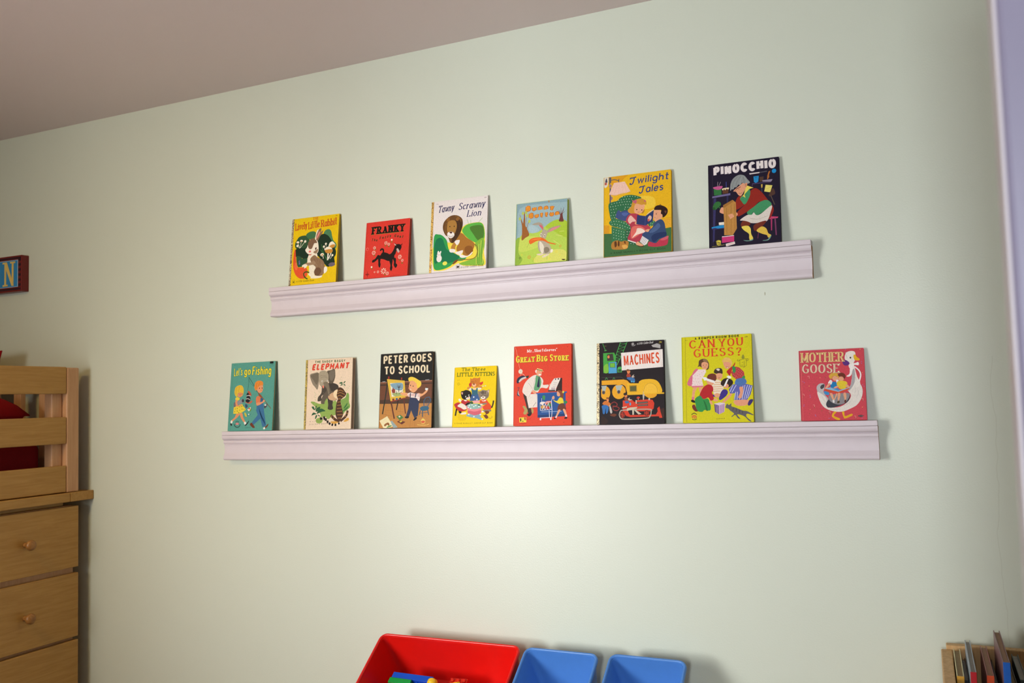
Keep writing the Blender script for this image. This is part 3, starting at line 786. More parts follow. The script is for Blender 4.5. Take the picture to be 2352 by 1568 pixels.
ART['workshop_cover'] = '''l 3A3040 0.80:9.6,202.8 9.5,0.3
p 6E6690:8.6,126.2 51.6,129.6 51.5,124.6 8.6,122
p 34305E:11.7,120.9 18,121 12.5,15.5 8.2,12.6
p 2A2850:42.6,124 47.3,124.3 45,94.1 42.6,94.4
p 34305E:6.9,48 36,48.3 35.9,44.3 6.8,43.5
p 2F7038:12.3,145.7 30.5,146.1 30.8,127.8 13,128.2
s C2558A:12.3,149 32.2,149.7 31.7,144.3 24,141 13,144.8
l B8A0A8 0.80:21.1,149.7 22.6,161.1
l B8A0A8 0.80:24.3,150.1 29.2,160
l 4450A0 1.28:42.3,143.9 42.2,158.8
p 5E3A24:33.2,141.6 48.1,143.2 46.6,130.1 33.6,130
s E2D2A8:32.8,143 48.1,143.8 46.9,139.2 43,141.3 39.8,138.4 36.7,141.2 34.2,138.2
s 2F6A34:9.1,98 13.8,109 21.8,112.3 28,109.1 28.7,102.5 23,98.1 15.8,92.3 10.3,94.5
s 215226:9.1,98 13.6,99.1 15.8,93.1 11.1,92.5
l 2F6A34 1.92:23.4,98.9 27.7,94.3
p E6DCCC:23,60.3 36.3,60.3 35.3,53.3 23.6,53.7
p 1E84BE:19.6,52.4 35.3,53.3 36,46.2 20.3,45.8 14.8,48 6.1,46.9 6.2,50.2 14.1,51.3
p D8CCC8:96.5,172.9 120.7,173.2 119.9,170.5 97.5,169.9
p 4E4A52:120.7,173.2 137.6,174.3 137.5,171.6 120.7,170.7
p A86428:141.4,172.2 145.2,172.9 141.8,163.2 142.4,158.2 139.2,152.9 137.4,153.1 138,162
p 1E84BE:106.2,163.9 118.5,164.1 117,149.9 111.5,147.2 107,150.2
p 14628E:108.9,161.5 115,161.6 114.2,160 108.8,159.8
p 4E362A:119.6,161 129.6,161.1 128.4,149.3 120.8,149.1
p 8A8094:126.2,152 149.5,152.2 148.2,148.6 145.9,146.4 126.9,148.7
p 4A3A60:103.1,147.4 145.9,146.7 145.8,144.8 103.5,145.2
l 4A3A60 1.60:103.8,146.5 102.9,140.1
p C9A848:123.3,142.6 126.7,142.5 126.1,134.1 123.4,134.1
l 3A4058 1.60:124.6,134.3 124.6,122.9
p E0D26C:133.5,140.1 149.1,137.1 143.5,120.7 130,124.2
l B8A848 0.64:134.7,129.8 146.2,133.4
s 4E342A:140.3,114.6 147.6,128.3 152.1,127.8 154.7,116.2 147.1,112.2 142.5,111.1
l 5A4A3E 1.92:144.8,112.4 153.1,89.7
e 1489C8 5.1 5.3 0:153.5,171.6
p C9436E:137,56 144,62.5 160.4,60 158.8,56.9
p A83462:143.1,58.6 146.8,58.2 145.6,28.6 143.2,28.9
p 7A3A5E:151.4,57.7 154.6,57.4 156,16.5 153.3,16.7
p 6A3048:114.1,28.5 116,28.3 113.7,12.5 111.9,12.7
s 8E2418:106.6,134.7 115.7,132 126.1,121.1 137.7,103.5 146.4,91.2 150.5,77.9 145.5,63.9 137.7,56.7 130.9,81.6 119.3,100.7 106.8,90.7 89.6,79.5 69.3,70.3 66.4,80.3 83.9,96.4 69.7,88.2 60.4,89.2 64.1,108.4 70.6,119.2 83,119.4 95.6,127.8
s 3F8C5C:74.3,113.8 83.1,122.7 95.8,134.3 97.7,121 90.3,103.9 83.9,98.1 77.9,105.3
s 3F8C5C:90.4,79.4 106.8,90.7 119.3,99.9 136.2,102.9 146.1,90.5 130.8,78.4 115.4,69.5 110.8,69.2 104.1,77.2 99.3,70.4 91.7,72.8
p E4CE5A:72.7,112.4 83.1,122.7 88.2,141.8 91.4,143.4 105.8,136.4 95.8,134.3 84.6,122.5 86.7,114.1 79.9,119
s D9CFC4:72.9,60.9 89.4,71.4 100.1,71.1 104.9,76.3 110.8,69.2 121.5,71.3 146,88.9 142.7,70.7 134.6,52.2 117.8,49.9 99.5,50.9 82.8,58.3
c B8AC98 0.96:96.8,62.5 115,59 136.5,64.9
s 6E2C1C:75,51.8 81.3,58.4 96.5,52 93.2,45.1 82.4,43.7 75.6,45.2
s 6E2C1C:103.9,44 114.8,50.2 133.1,53.2 125.2,41.9 112.7,31.9 105.1,32.6
s E3CC56:76.3,44.3 90.2,45.4 96.9,38.3 98,25.2 102.3,13.6 95.3,10.2 93.2,16 92.7,25.7 82.2,34.8
s D9B848:110.4,31.3 122.1,40.3 132.5,34.7 136.7,23.1 143.3,17.7 140.1,11.6 135.6,13.6 133.5,18.6 123.1,22.8
s 6E9A8A:80,11.6 92.2,9.7 102.3,12.8 99.9,9 87.6,8.2
s 6E9A8A:124.1,7 134.7,8.1 143.3,17.7 142.4,13 136.9,6.3 127.1,5.6
s DE9C78:58.5,133.7 71.2,143.8 83.9,152.2 91.6,149.6 89.8,141.6 83.2,129.2 76.8,120.1 70.6,122.5 64.7,131.4
s 8C908E:51.5,137 52.7,152.6 59.3,165 72,172.1 84.3,169.4 91.8,159.4 97.8,150.8 93,147.8 89.3,150.7 85.3,148.7 79.2,151.9 76,146.5 70.5,148 66.5,142.7 61.8,142.4 58.6,137.8 55.5,139 53,135.7
c 6C706E 0.80:57.1,140.5 59,155.1 68.7,167.2
c 6C706E 0.80:65,144.5 68.5,157.3 76.5,167.9
c A6AAA8 0.80:74.4,148.3 76.3,159.7 81.2,168.1
c 6C706E 0.80:83.9,151.3 84.1,160.4 81.2,167.3
c A6AAA8 0.80:91.6,150.4 88,159.9 84.3,166.1
s DE9C78:44.5,76.1 52.4,80.2 64.9,80.5 67.8,74.5 59.9,68 52,65.5 45.9,67.8
s DE9C78:27.6,92.7 32.5,97.1 40.1,86.4 36.8,80.2 29,82.7 25.6,86.3
c 2A1A18 1.28:64.8,137.1 75.8,142.4
c 7A4A38 0.80:70.8,127.4 75.4,126 79.3,128
c 3A2A28 0.80:62.4,134.6 64.7,133.7
c 3A2A28 0.80:70.2,136.6 73.4,137.6
s C98460:86.1,147.8 90,148.1 90.1,141.6 87,141.1
p B98440:34.2,101.9 56.4,112.6 64,105.2 65.4,41.4 55.7,26.1 35.5,28 35.6,65.6
p A06E32:34.2,101.9 56.4,112.6 57.8,107.5 36.4,95
l 8E5F2A 0.80:41.8,94.4 41.8,30.7
l 8E5F2A 0.80:53,101.4 51.9,28.1
l 8E5F2A 0.80:60.8,102.2 60.9,35.3
p DE9C78:45.3,76.8 55.5,79 60,71.2 50.5,65.7
p E6E2DE:30,25.3 58.8,25.8 57.2,22.7 30.7,21.9
p C43470:29.9,23.6 58.8,24.2 58.4,10.4 30.1,9.8
p E4D8D0:38.4,6.6 59.6,10.3 60.7,4.5 39.5,-0.3
l C46A5A 0.64:41.9,3.8 58.3,7.2
e E0CE48 5.3 4 0:22.3,11.3
l 1B1228 1.12:18.7,13 20.7,9.5 22.3,12 23.8,9.2 26.1,12.6
c E0CE48 1.28:16.4,14.3 21.9,16.6 27.4,14.1
c E0CE48 1.28:17.5,7.7 22.4,5.1 27.2,6.8
w C8BA5A 1.9:7,1.7 36.5,4.2
t 8A7C88 cartoon 22.8:14.1,176.5 157.1,179.3|PINOCCHIO
t E6DCD8 cartoonin 22.8:14.1,176.5 157.1,179.3|PINOCCHIO'''
ART['fishing_cover'] = '''l 4A8A7C 0.91:6.8,206.2 9.1,0.6
p 0E0E10:147.2,207.2 160.7,206.9 161.1,200.4 147.6,200.6
l 2E6A5C 0.73:148.2,199.8 160.7,199.7 160.7,192.2 148.1,192.5 148.2,199.8
t 1E3A34 sans 3.6:150.5,195.3 159,195.2|29¢
w 1E4A42 2:12.1,200.5 16.2,200.5
t 3E6A20 hand 24.9:12.2,166.8 43.7,168.4|Let's
t E6D23C handin 24.9:12.2,166.8 43.7,168.4|Let's
t 3E6A20 hand 24:51.9,168.6 75.5,169.3|go
t E6D23C handin 24:51.9,168.6 75.5,169.3|go
t 3E6A20 hand 27.1:82.2,167.4 153,166.9|Fishing
t E6D23C handin 27.1:82.2,167.4 153,166.9|Fishing
c 22302E 0.91:70.2,163.1 70.8,143.6 69.2,121
c 22302E 1.27:70.3,162.3 89.9,138 99.1,123.2 109.8,113.2 124.8,98.4
c 22302E 0.54:70,159.8 75.1,146.6 90.3,133.1
l 7A5034 1.82:120.4,104.9 139.6,85.3 160.7,64.3
s D9B43A:17.4,119.5 20.8,132.4 32.7,138.5 45.1,137.2 52,128.1 53,115.1 47.6,105.6 36.6,115.7 30.7,112.6 29.4,103 20.8,108.1
s D98E62:30.8,111 36.5,116.5 47.9,114.5 50.3,110.4 45.7,104.1 37.7,101.9 32.4,104.5
e 3A2016 1.2 1.3 0:40,110.7 47.6,111.3
c A04030 0.91:38.4,106.3 41.5,105.2
c B48A2A 0.91:25,132.3 23.5,112.9
c B48A2A 0.91:35,135.1 34.3,119
s E0C83E:22.6,98.4 29.4,103 40,97.9 36.3,93.2 26.2,91.9
p E0C83E:18.6,72.9 49.5,81.6 66,63.7 51.5,55.4 35.6,51.8 17.7,52.3
x 3A6A2E 2.91:24.2,66.4 32.3,67.8 40.1,72.3 48.1,73.7 22.9,58.5 32.9,59.8 41.8,62.7 50.7,65.7 59,63.9 39.4,54.9 54,75.1
s D98E62:24,93.5 32.4,91.7 33.4,78.9 43.6,78.6 48.6,80 47.9,76.1 33.8,74.1 24.4,76.7
p 8A8A92:30.6,88.5 48.4,96 54.7,92.6 56.2,86.2 37.4,79.5 31.1,82.1
e 3C3C46 4.5 5.2 20:52.4,91.1
s 6E6A74:17.6,84.1 22.5,87.2 25.6,74.3 18.6,72.9
s D98E62:29.6,51.2 42.7,51.6 36.4,42.3 21,31.7 14.3,27.1 12.8,32.7 24.3,41.1
s D98E62:42.7,51.6 52.7,53 56.6,41.9 65.8,27.6 63,24.5 53.3,32.5
s E6E0D8:9.1,28.8 12.8,32.7 17.2,28.6 14.7,22.4 10.6,23.3
s 1E1A1C:8.6,22.5 14.7,22.4 15.2,16.1 11.2,16.5
s E6E0D8:61,24.5 66.8,27.5 70.3,21.2 65.5,18.2
s 1E1A1C:65.5,17.4 72.1,22.7 79.6,30.4 78,24.2 68.7,15
s D98634:94.1,136.2 97.5,145.8 109.4,150.2 123.7,146.4 126.4,136.6 122.5,133.6 110.5,132.4 106.9,126.1 99.3,120 93.6,129.8
s DD9468:105.1,123 110.5,132.4 124.5,135.1 126.3,122.2 121.8,114.4 111.8,113.1 106.5,118.1
e 3A2016 1.6 1.9 0:113.3,126.7 123.4,127.1
c A04030 0.91:118.4,120.1 123.4,120.7
c B0642A 0.91:101.8,142.4 99.1,123.2
c B0642A 0.91:113.7,145.2 108.5,132.5
s D4784E:102,95.9 108.5,103.7 118.7,100.2 121.2,92.1 118.1,79.6 112.4,74.2 105.3,76.8
p 3A6C94:106.5,73.6 118.2,78 119.8,98.5 127,95.1 132.3,74.5 135.5,55.6 146,15 132.5,9.9 123,35.6 98.4,17.5 91,23.9 112.3,46.8 105.5,59.5
s 2A557C:114.6,71.8 120.2,48.1 136.9,33.7 144,15 135.5,24.5 124.6,40.2
s DD9468:105.8,83.1 125.7,85.7 131.2,91.8 136.4,88.5 131.7,83.9 114.3,75.8 107.3,76.7
p 2F5A80:118.9,97 124.8,98.4 131.2,91.8 127.5,87.2 120.6,87.4
s 8A4A2E:109.9,111.6 120.3,106.5 126.9,96.7 120.8,98.5 112.4,105.1
s 4A4A52:134.3,74.4 140,79 146,78.8 144.5,71 137.9,65.7 134.7,68.1
e D8D4D0 3.7 2.6 0:139.2,75.8
s 6E3A26:84.4,19.4 90,23.9 96.3,19.1 103.9,9.7 97.1,8.3 87.7,14.6
s 6E3A26:135.6,7.5 146.1,13.5 152.5,19.5 153.8,14.8 146.4,7.3 138.8,3.6
s E6E0D8:135.6,7.5 141.4,9.7 143.6,5.8 137.9,3.2
s B0543C:68.9,119.4 75.1,119.2 82.8,110.9 83.2,104.5 73.9,108
s 2A2228:65.5,111.5 71.3,114.5 78.1,104.7 81,93.4 73.6,84.1 63.1,89.2 65.3,100.3
c E2DCD4 1.82:66,105 71.9,106.5 80.2,104.6
c E2DCD4 1.63:64.6,95.5 70.6,96.9 79,93.4
s C05A44:61.1,88.4 73.6,84.1 85.3,90.1 89.4,88.4 79.8,81.5 65.5,84.3
s 3A4A70:61.8,79.6 67.9,79.5 72.4,73 64.7,68.5
p E2DCD4:71.1,63.5 82.6,71.1 86.1,64.7 77.5,58.6
e D25A34 3.3 2.6 0:78.9,66.5
s 6A8A3A:79.5,58.6 84.9,67.9 87.2,63.1 82.6,57.7
s C8B83A:60.9,51.2 63.7,55.1 71.5,44.6 66.6,42.4
s 3A6A80:70.3,47 78.4,46 85.1,50.6 82.4,46.7 72.5,44.6
e E8E4DC 2 1.9 0:77.8,49.2
s C04048:29.5,22.9 34.8,25.1 41.6,23.1 40.3,18.7 30.6,18.6
l E6D8D0 0.91:31.1,23.3 33.8,19.6 35.6,22.6 37.8,19.6 39.9,23.4
c 2A4E48 1.82:28.5,26.8 35,29.5 41.3,26.8
c 2A4E48 2.91:24.1,19.8 28.6,13.5 36.5,11 43.8,13.2 47.3,19.4
w 1E3A34 1.9:67.2,8.5 87.1,8.8'''
ART['elephant_cover'] = '''t 2F5A2A comic 7.2:32.6,192.6 94,192.3|THE SAGGY
t 2F5A2A comic 7.1:101,192.4 138.8,192.1|BAGGY
t 7A1A14 comicfat 17.6:23.3,172.3 151,172.3|ELEPHANT
t DB3E26 comicfatin 17.6:23.3,172.3 151,172.3|ELEPHANT
s 8AA650:21.9,78.8 34.1,80.1 57,73.4 78.3,88.1 82.6,78.8 97.3,78.5 111.8,79.6 113.9,45 99.8,37.7 85.7,28.9 70.7,33.7 62.4,18.7 45.7,18.9 43.1,29.6 59.3,38.4 42.8,61.5
s 7A9E4C:126.2,82.2 142,89.3 148.4,102.7 155.1,96.5 155.3,77 159.7,62 142.5,48.9 135.7,43.1 128.6,71.7
x B4BE8A 2.37:34.1,107.7 37.2,104.5 40.2,101.4 36.6,98.4 34.1,93.9 38.9,92.2 36.5,86.1 40.4,84.5 35,80 39.9,76.9 50.8,110.2 50.2,105.7 47.8,99.6 47.3,93.5 45.7,88.9 36.4,73.9
s 2C5A36:25.7,65 33.1,66.3 37.4,58.6 40.6,67.7 44.4,66.8 39.4,57 32.8,57.2
s 2C5A36:40.5,53.9 43.8,61.5 56.6,65 52.5,56.7 43.5,50.8
s 2C5A36:44.8,46.3 50.6,56.8 61.6,59.6 75,52.5 62.2,50.5 47.6,45.4
s 2C5A36:26.4,40.5 32.5,48.8 44,44.8 34.7,42.6
s 2C5A36:39.4,29.6 40.6,39.5 46,41.7 45.5,35.6
s 2C5A36:47.8,43.2 57.4,38.4 51.9,37.8
c A8A87A 0.68:128.3,139.6 134.6,124.2 142.5,111.9
s 2C5A36:119.3,130.8 126.8,134.3 132.4,131.1 128.9,129
s 2C5A36:134.2,130.3 137.6,135.4 142,136 137.8,130.9
s 2C5A36:123.7,123.8 128.9,128.2 132.7,125.8
s 2C5A36:134.4,128 139.9,127 141.1,121.7
x 7E8A4A 1.52:126.8,148.8 123.4,145.1 128.1,142.6 122.7,141.3 126,147.3
x 9EAA7A 2.03:152.7,122.8 155.5,120.5 149.3,119.2 152.2,116.1 145.9,116.3 148.8,113.2 145.3,110.3 143.6,108.8
s 3A7038:138.2,61 150.1,74.1 148.7,66.7 140.2,57.9
s 3A7038:133.5,50.6 154.2,65.1 151,57.7 138.9,50.5
s 5E5446:53.4,128.6 62.8,126.7 84.7,133.6 105.1,129.8 118.4,121.7 113.7,108.3 110.9,94.7 113.4,84.1 98.9,81.4 84.1,83.3 78.3,88.1 71.5,79.1 70,73.1 58.7,74.9 59.7,88.6 66.2,103.6 61.5,119.1
s 463E34:61.1,125.2 76.6,115.5 69.9,103.5 59.3,94.7 60,84 52.7,81.1 46.2,82.1 48.2,93.5 58.6,105.4
s 3C342C:82,88 98.8,83 98.7,69.4 101.2,58.8 93.2,55.2 82.9,58.4 84,69.7
s C9A27C:83.4,95.5 95.7,104.3 106.6,105.5 113.6,111.3 114.1,87.1 98.9,82.2 85.8,86.3
s 3E362E:84.7,133.6 103.2,131.4 116.4,124.8 113.5,112.8 99.1,108.7 91.5,112
s 8A7E6A:15.6,158.2 28.5,163.6 45.4,164.4 49.2,150.3 47.8,128.8 44,115.1 35,123.1 24.8,134.2
s 6E6452:18.5,156.2 32.4,161.8 46.5,162.8 46,141.2 40.2,129.1 29.9,141.8
s 5E5444:76.1,166.9 89.8,170.2 102.5,172.7 105.4,155.7 104.2,145.1 97.6,132.4 84.7,133.6 79.8,152.2
s 72685A:84.6,164.3 100.9,169.7 102.8,152.8 95.4,139.3 87.8,142.7
s A2967E:46.7,159.7 52.7,167.9 63.8,170.1 74.2,167 81.4,156.7 81.5,139.8 79.1,133.8 72.1,127.9 61.1,124.5 51.5,128.7 48.6,144.2
s 7A6E5A:64.2,134.3 75.2,137 82,132.2 85.6,118.3 88.4,103 87,95.4 83,101.6 76.4,118.6 68.4,126.5
c 6E6452 0.68:51.8,153.3 62.8,155.9 76.1,152.3
c 6E6452 0.68:54,148.6 65,151.2 78.2,147.6
c 3E362E 0.85:88,109.1 97.1,111.8
c 3E362E 0.85:86.6,103 95.7,104.3
c 72685A 0.85:64.1,106.8 68,103.6
c 72685A 0.85:60.9,99.2 65.7,96.8
e F0EADC 2.4 2.3 0:60.5,139.1 77.8,139.7
e 1E1814 1.3 1.4 0:61.1,139.1 77.4,139.7
s E2826A:61.1,125.2 66.6,125.8 67.3,120.4 64.3,118.2
s 4A2E1C:114.3,114.3 122.2,119.3 133.3,115.2 141.1,105.9 145.3,101.3 141.8,93.8 131.4,86.6 126.3,80.7 130.9,62.6 136.7,41.6 129.4,28.3 122.8,16.4 119.7,23.9 110.4,42 112.3,72.1 116.8,87 110.7,97.8
s E6CFA6:100.4,102.6 106.3,110.8 115.3,112.8 112.5,97.7 114.1,87.1 103.8,91.9
c A8783C 1.69:117.4,108.1 124.5,110.9 135.6,106.8
c A8783C 1.69:114.2,100.7 124.9,104.1 139.7,98.4
c A8783C 1.69:113.7,93.1 123.6,95.9 134.7,91
c A8783C 1.69:118.7,85.5 125.9,86.8
c A8783C 1.69:116.5,76.5 126.4,77.7
c A8783C 1.69:115.3,67.5 128.8,68.7
c A8783C 1.69:114.9,58.5 130.2,59.6
c A8783C 1.69:114.5,49.5 132.5,50.6
c A8783C 1.69:116.9,40.4 134,40.9
c A8783C 1.69:119.2,31.4 132.8,31.2
c 4A2E1C 7.79:96.1,38.5 107.6,28.6 122.6,20.9
c 4A2E1C 7.11:151.4,50.2 146.8,36.9 129.6,23.8
c A8783C 1.69:99.6,40 94.5,34.8
c A8783C 1.69:107.3,34.6 102.2,28.7
c A8783C 1.69:146.3,45.9 153.6,42.8
c A8783C 1.69:141.3,38.5 148.8,33.9
s CF9A40:93.5,21.3 111.6,22.6 122.8,17.9 104.8,15.2
s CF9A40:138.7,22.2 150.7,30.9 156.1,30.8 156.4,24.9 146,20.6
c E3CDB2 7.45:61.6,30.8 74.5,32.1 84.3,21.4 97.7,13 112.3,12.1 124.6,16.4
c 1E1612 6.77:58.8,30.9 63.5,30.8
c 1E1612 6.77:70.6,35.2 72.8,29.1
c 1E1612 6.77:77.4,29.8 77.6,26
c 1E1612 6.77:83.3,23 84.4,19.9
c 1E1612 6.77:90.1,16.9 92,15.3
c 1E1612 6.77:99.5,13 101.3,12.5
c 1E1612 6.77:110.4,12.1 112.3,12.1
c 1E1612 6.09:122,15.7 123.7,16.4
t 6A5040 sansw 3.3:20.2,21.5 62.2,22.5|A LITTLE
t 6A5040 sansw 3.3:19.9,13.2 86.6,14.7|GOLDEN BOOK
t 8A7060 sans 1.8:154.2,198.3 158.4,198.4|35¢'''
ART['easel_cover'] = '''p 6A3F28:0.1,129.1 167.5,128.6 167.9,79.9 -0.5,78.3
p 3E2A1E:0.4,122.8 167.7,122.5 167.8,119.5 0.6,118.9
p 9A6A50:1,129.5 167.5,129.4 167.6,127.1 1.1,126.7
p 4A3324:-0.6,79.1 167.9,79.9 168.3,65.6 -0.1,67.4
p B9803E:-0.1,68.2 168.2,66.3 168.2,-1.2 -0.9,-0.4
l 8E5C2A 0.50:21.8,67.7 22.3,33
l 8E5C2A 0.50:45.4,67.9 41.3,31.1
l 8E5C2A 0.50:69.6,67.3 69.8,36.6
l 8E5C2A 0.50:102.2,22.4 101.1,2.7
l 8E5C2A 0.50:115.4,23.6 116,2.5
l 8E5C2A 0.50:130.9,62.7 127.4,31
l 8E5C2A 0.50:144.9,62.4 149.3,29.1
l 8E5C2A 0.50:24.3,49.9 42.4,49.5
l 8E5C2A 0.50:55.1,47.7 78.5,44.1
l 8E5C2A 0.50:10.2,39.4 39.4,34.2
l 8E5C2A 0.50:125.2,17.4 166.9,18.2
p 9AA4AC:7.4,131.2 17.5,131.6 16.6,130.1 8.4,129.6
p 9AA4AC:145.6,131.2 158.4,131.7 158.4,130.2 146.5,129.7
l 8E2A1C 5.03:27.9,144.6 28.2,137.5
l 8E2A1C 4.36:69.8,139.9 70.4,133.6
l 22281E 3.69:24.7,133.7 19.2,87.1 11.1,39.3
l 30201A 3.69:22.7,136.9 36,77.4 50.5,26.3
l 30201A 3.69:61.2,76.7 55.9,49.9
l 5E2E1E 3.69:79.1,79.3 85.7,39.4
l 5E2E1E 4.02:37.9,74.2 49.6,26.3
p D8B23C:22.3,137.7 80,131 85.1,83.7 36,75
p 8A3024:36,75 86,84.5 87,82.2 38.9,72.3
p E2DCC8:33.2,125.6 73.6,125.3 76.9,90.9 39.2,86.9
s 7C9EAE:36.9,123.9 72.1,124.3 74.5,107.2 65.6,104.3 53,106.3 43.7,111.2 36.2,117.7
s 9AAA6A:40.7,95.8 56.9,98.4 74.9,96.3 76,91.7 51.8,88.1
l 3A2420 2.01:61.9,99.8 62.5,118.4
l 3A2420 1.01:62.6,109.1 56.1,120.2
l 3A2420 1.01:62.5,110.6 68.7,119.7
l 3A2420 1.01:62.4,113.7 70.7,113.5
l 3A2420 1.01:62.5,112.2 54.5,114.8
p 8A3A2A:38.5,105.2 42.9,109.7 50.2,107.9 50.6,97.8 41.5,97.3
p 6E3024:41.1,108.2 42.2,112.8 45.2,111.2 44.8,107.3
l 3A3A30 1.51:54.5,103.1 54.9,93.8
p 7A3020:41.2,81.9 48.4,82.4 48.6,77 42.3,76.4
p 3A5A84:52.9,82.8 59.5,83.7 59.7,78.3 53.1,77.7
p 30242A:62.8,83.6 69.9,84.2 70.4,81.1 63.8,80.5
p C8952E:73.5,85.6 80.6,86.2 81,83.9 73.9,83.3
s E0A070:97.1,126.5 104.1,130.9 116.6,127.4 125.8,116.3 122.6,107.2 117.4,101.2 108.7,96.9 97.9,103.4 94.1,111.2
s E6C642:91.5,136 98.5,140.4 109.2,139.2 123.6,131.7 132.6,125.3 132.9,116 126,109.4 120.7,110.3 118.6,121.1 107.7,129.2 98.8,129.5 95.3,127.3
e 2A160E 1.4 1.7 0:99.2,117.2 107.8,114.6
s D98A60:92.3,109.7 97.6,112.6 95.9,108
p F2ECE0:97.7,108.7 103.4,107 101.4,105.5 98.1,106.7
c 8A3A2A 0.67:96.8,108.8 104,107
s E0A070:69.5,98.1 80.2,97.7 92.8,95 91.3,86.6 76.9,90.1 67.8,93.5
s E0A070:124.7,94.9 137,93 147.3,100.3 152.5,104.7 155.2,101.6 147.5,92.7 133.7,85.4 126.8,84.1
s E0E4E0:146.3,106.4 150.6,110.1 155.9,106.1 152.5,101.7 147.3,102.6
p 1E2420:147.1,109.5 151.4,110.8 155,107.7 150.6,107.8
l 2A2A24 0.84:80,105.4 62.4,93.6
s E6D8D0:91,94.3 101.6,97.1 114.1,93.7 128.2,93.2 130.3,84 127.1,73.4 114.5,81.4 102.1,83.3 93.1,86.6
l C05A44 1.17:93.8,92.7 93.1,86.6
l C05A44 1.17:97.3,94.1 97,84.9
l C05A44 1.17:123,93.4 125.9,84.1
l C05A44 1.17:127.4,93.3 129.4,84.8
l C05A44 1.17:101.8,92.5 116,91.3
l C05A44 1.17:101.9,88.6 116.1,87.5
l C05A44 1.17:119.8,79.7 126,78.8
p 2C3450:98.5,83.4 114.5,82.2 118.9,81.3 128,71.9 127.5,56.7 124.7,32.5 114.4,26.7 106.9,40.5 104,48.1 96.7,30 87.7,33.2 94.2,52.9 95.4,69.7
l 2C3450 3.02:99.9,95.6 99.4,83.3
l 2C3450 3.02:118.5,95.1 115.3,82.9
s 14121A:83.4,29.5 89.5,32.5 97.6,30 93.3,26.3 86.1,27.2
s 14121A:111.1,20.7 116.1,27.4 122.2,28.8 121.5,24.3 114.6,19.9
s 2F5F7A:131.2,52.1 138,58 153.7,58.4 159.9,52.9 154,47 138.4,45.9
l 3C5A74 2.35:143.2,59.4 142.8,73 149.6,82
l 3C5A74 2.35:149.6,82 160,83.2 164.6,74 155.5,57.6
l 3C5A74 1.17:146.7,59.3 147.1,76
l 3C5A74 1.17:151.1,59.2 154.1,77.3
l 3C5A74 1.17:153.7,59.1 159.3,77.1
l 2F4F66 2.68:133.1,47.5 129.6,34.7
l 2F4F66 2.68:140.1,45.8 139.7,29.2
l 2F4F66 2.68:155.7,48.5 159.5,34.1
l 2F4F66 1.34:133.3,39.9 157.6,40.9
p E2D6A8:1.9,21 26.8,33.6 48.6,5 26.3,0 15.4,0.9
p 8EA0A0:38.2,18.9 42.6,21.1 62.1,1.8 47.9,0.4
s 8E5A2A:17.8,10 29.3,16 34.9,11.3 33.2,6.7 27.7,9.9 20.7,5.4
s 5A8A48:29.7,5.3 38.6,8.2 42.3,5.8 26.3,0.7
p 4A7A3C:56.5,32.3 69.8,36.6 79.9,28.8 67.7,21.4
p D8CDB8:62.8,32.2 67.2,34.4 70.9,31.3 66.5,28.8
p 5E2A20:58.9,17.8 68.5,21.4 86.5,16.6 75.2,9.9
p CDB83A:66,17.7 72.1,20.6 76.7,18.2 70.5,15.3
s E0C060:135.6,20.3 141.5,25.4 148.6,20.1 148,12.6 142,10.4 136.7,12.7
s CC5A3A:136.5,18 146.9,18.6 146.2,13.3 138.4,12.7
c E0C060 1.51:124.6,8.4 139.5,6.7 153.3,7.2 160.2,9.4
t E6D6B2 block 23.7:10,179.6 88.3,180|PETER
t E6D6B2 block 22.7:98.1,180.5 164.1,181|GOES
t E6D6B2 block 23.6:14,149 45.9,150.1|TO
t E6D6B2 block 22.7:60.1,150.2 160.4,150.6|SCHOOL'''
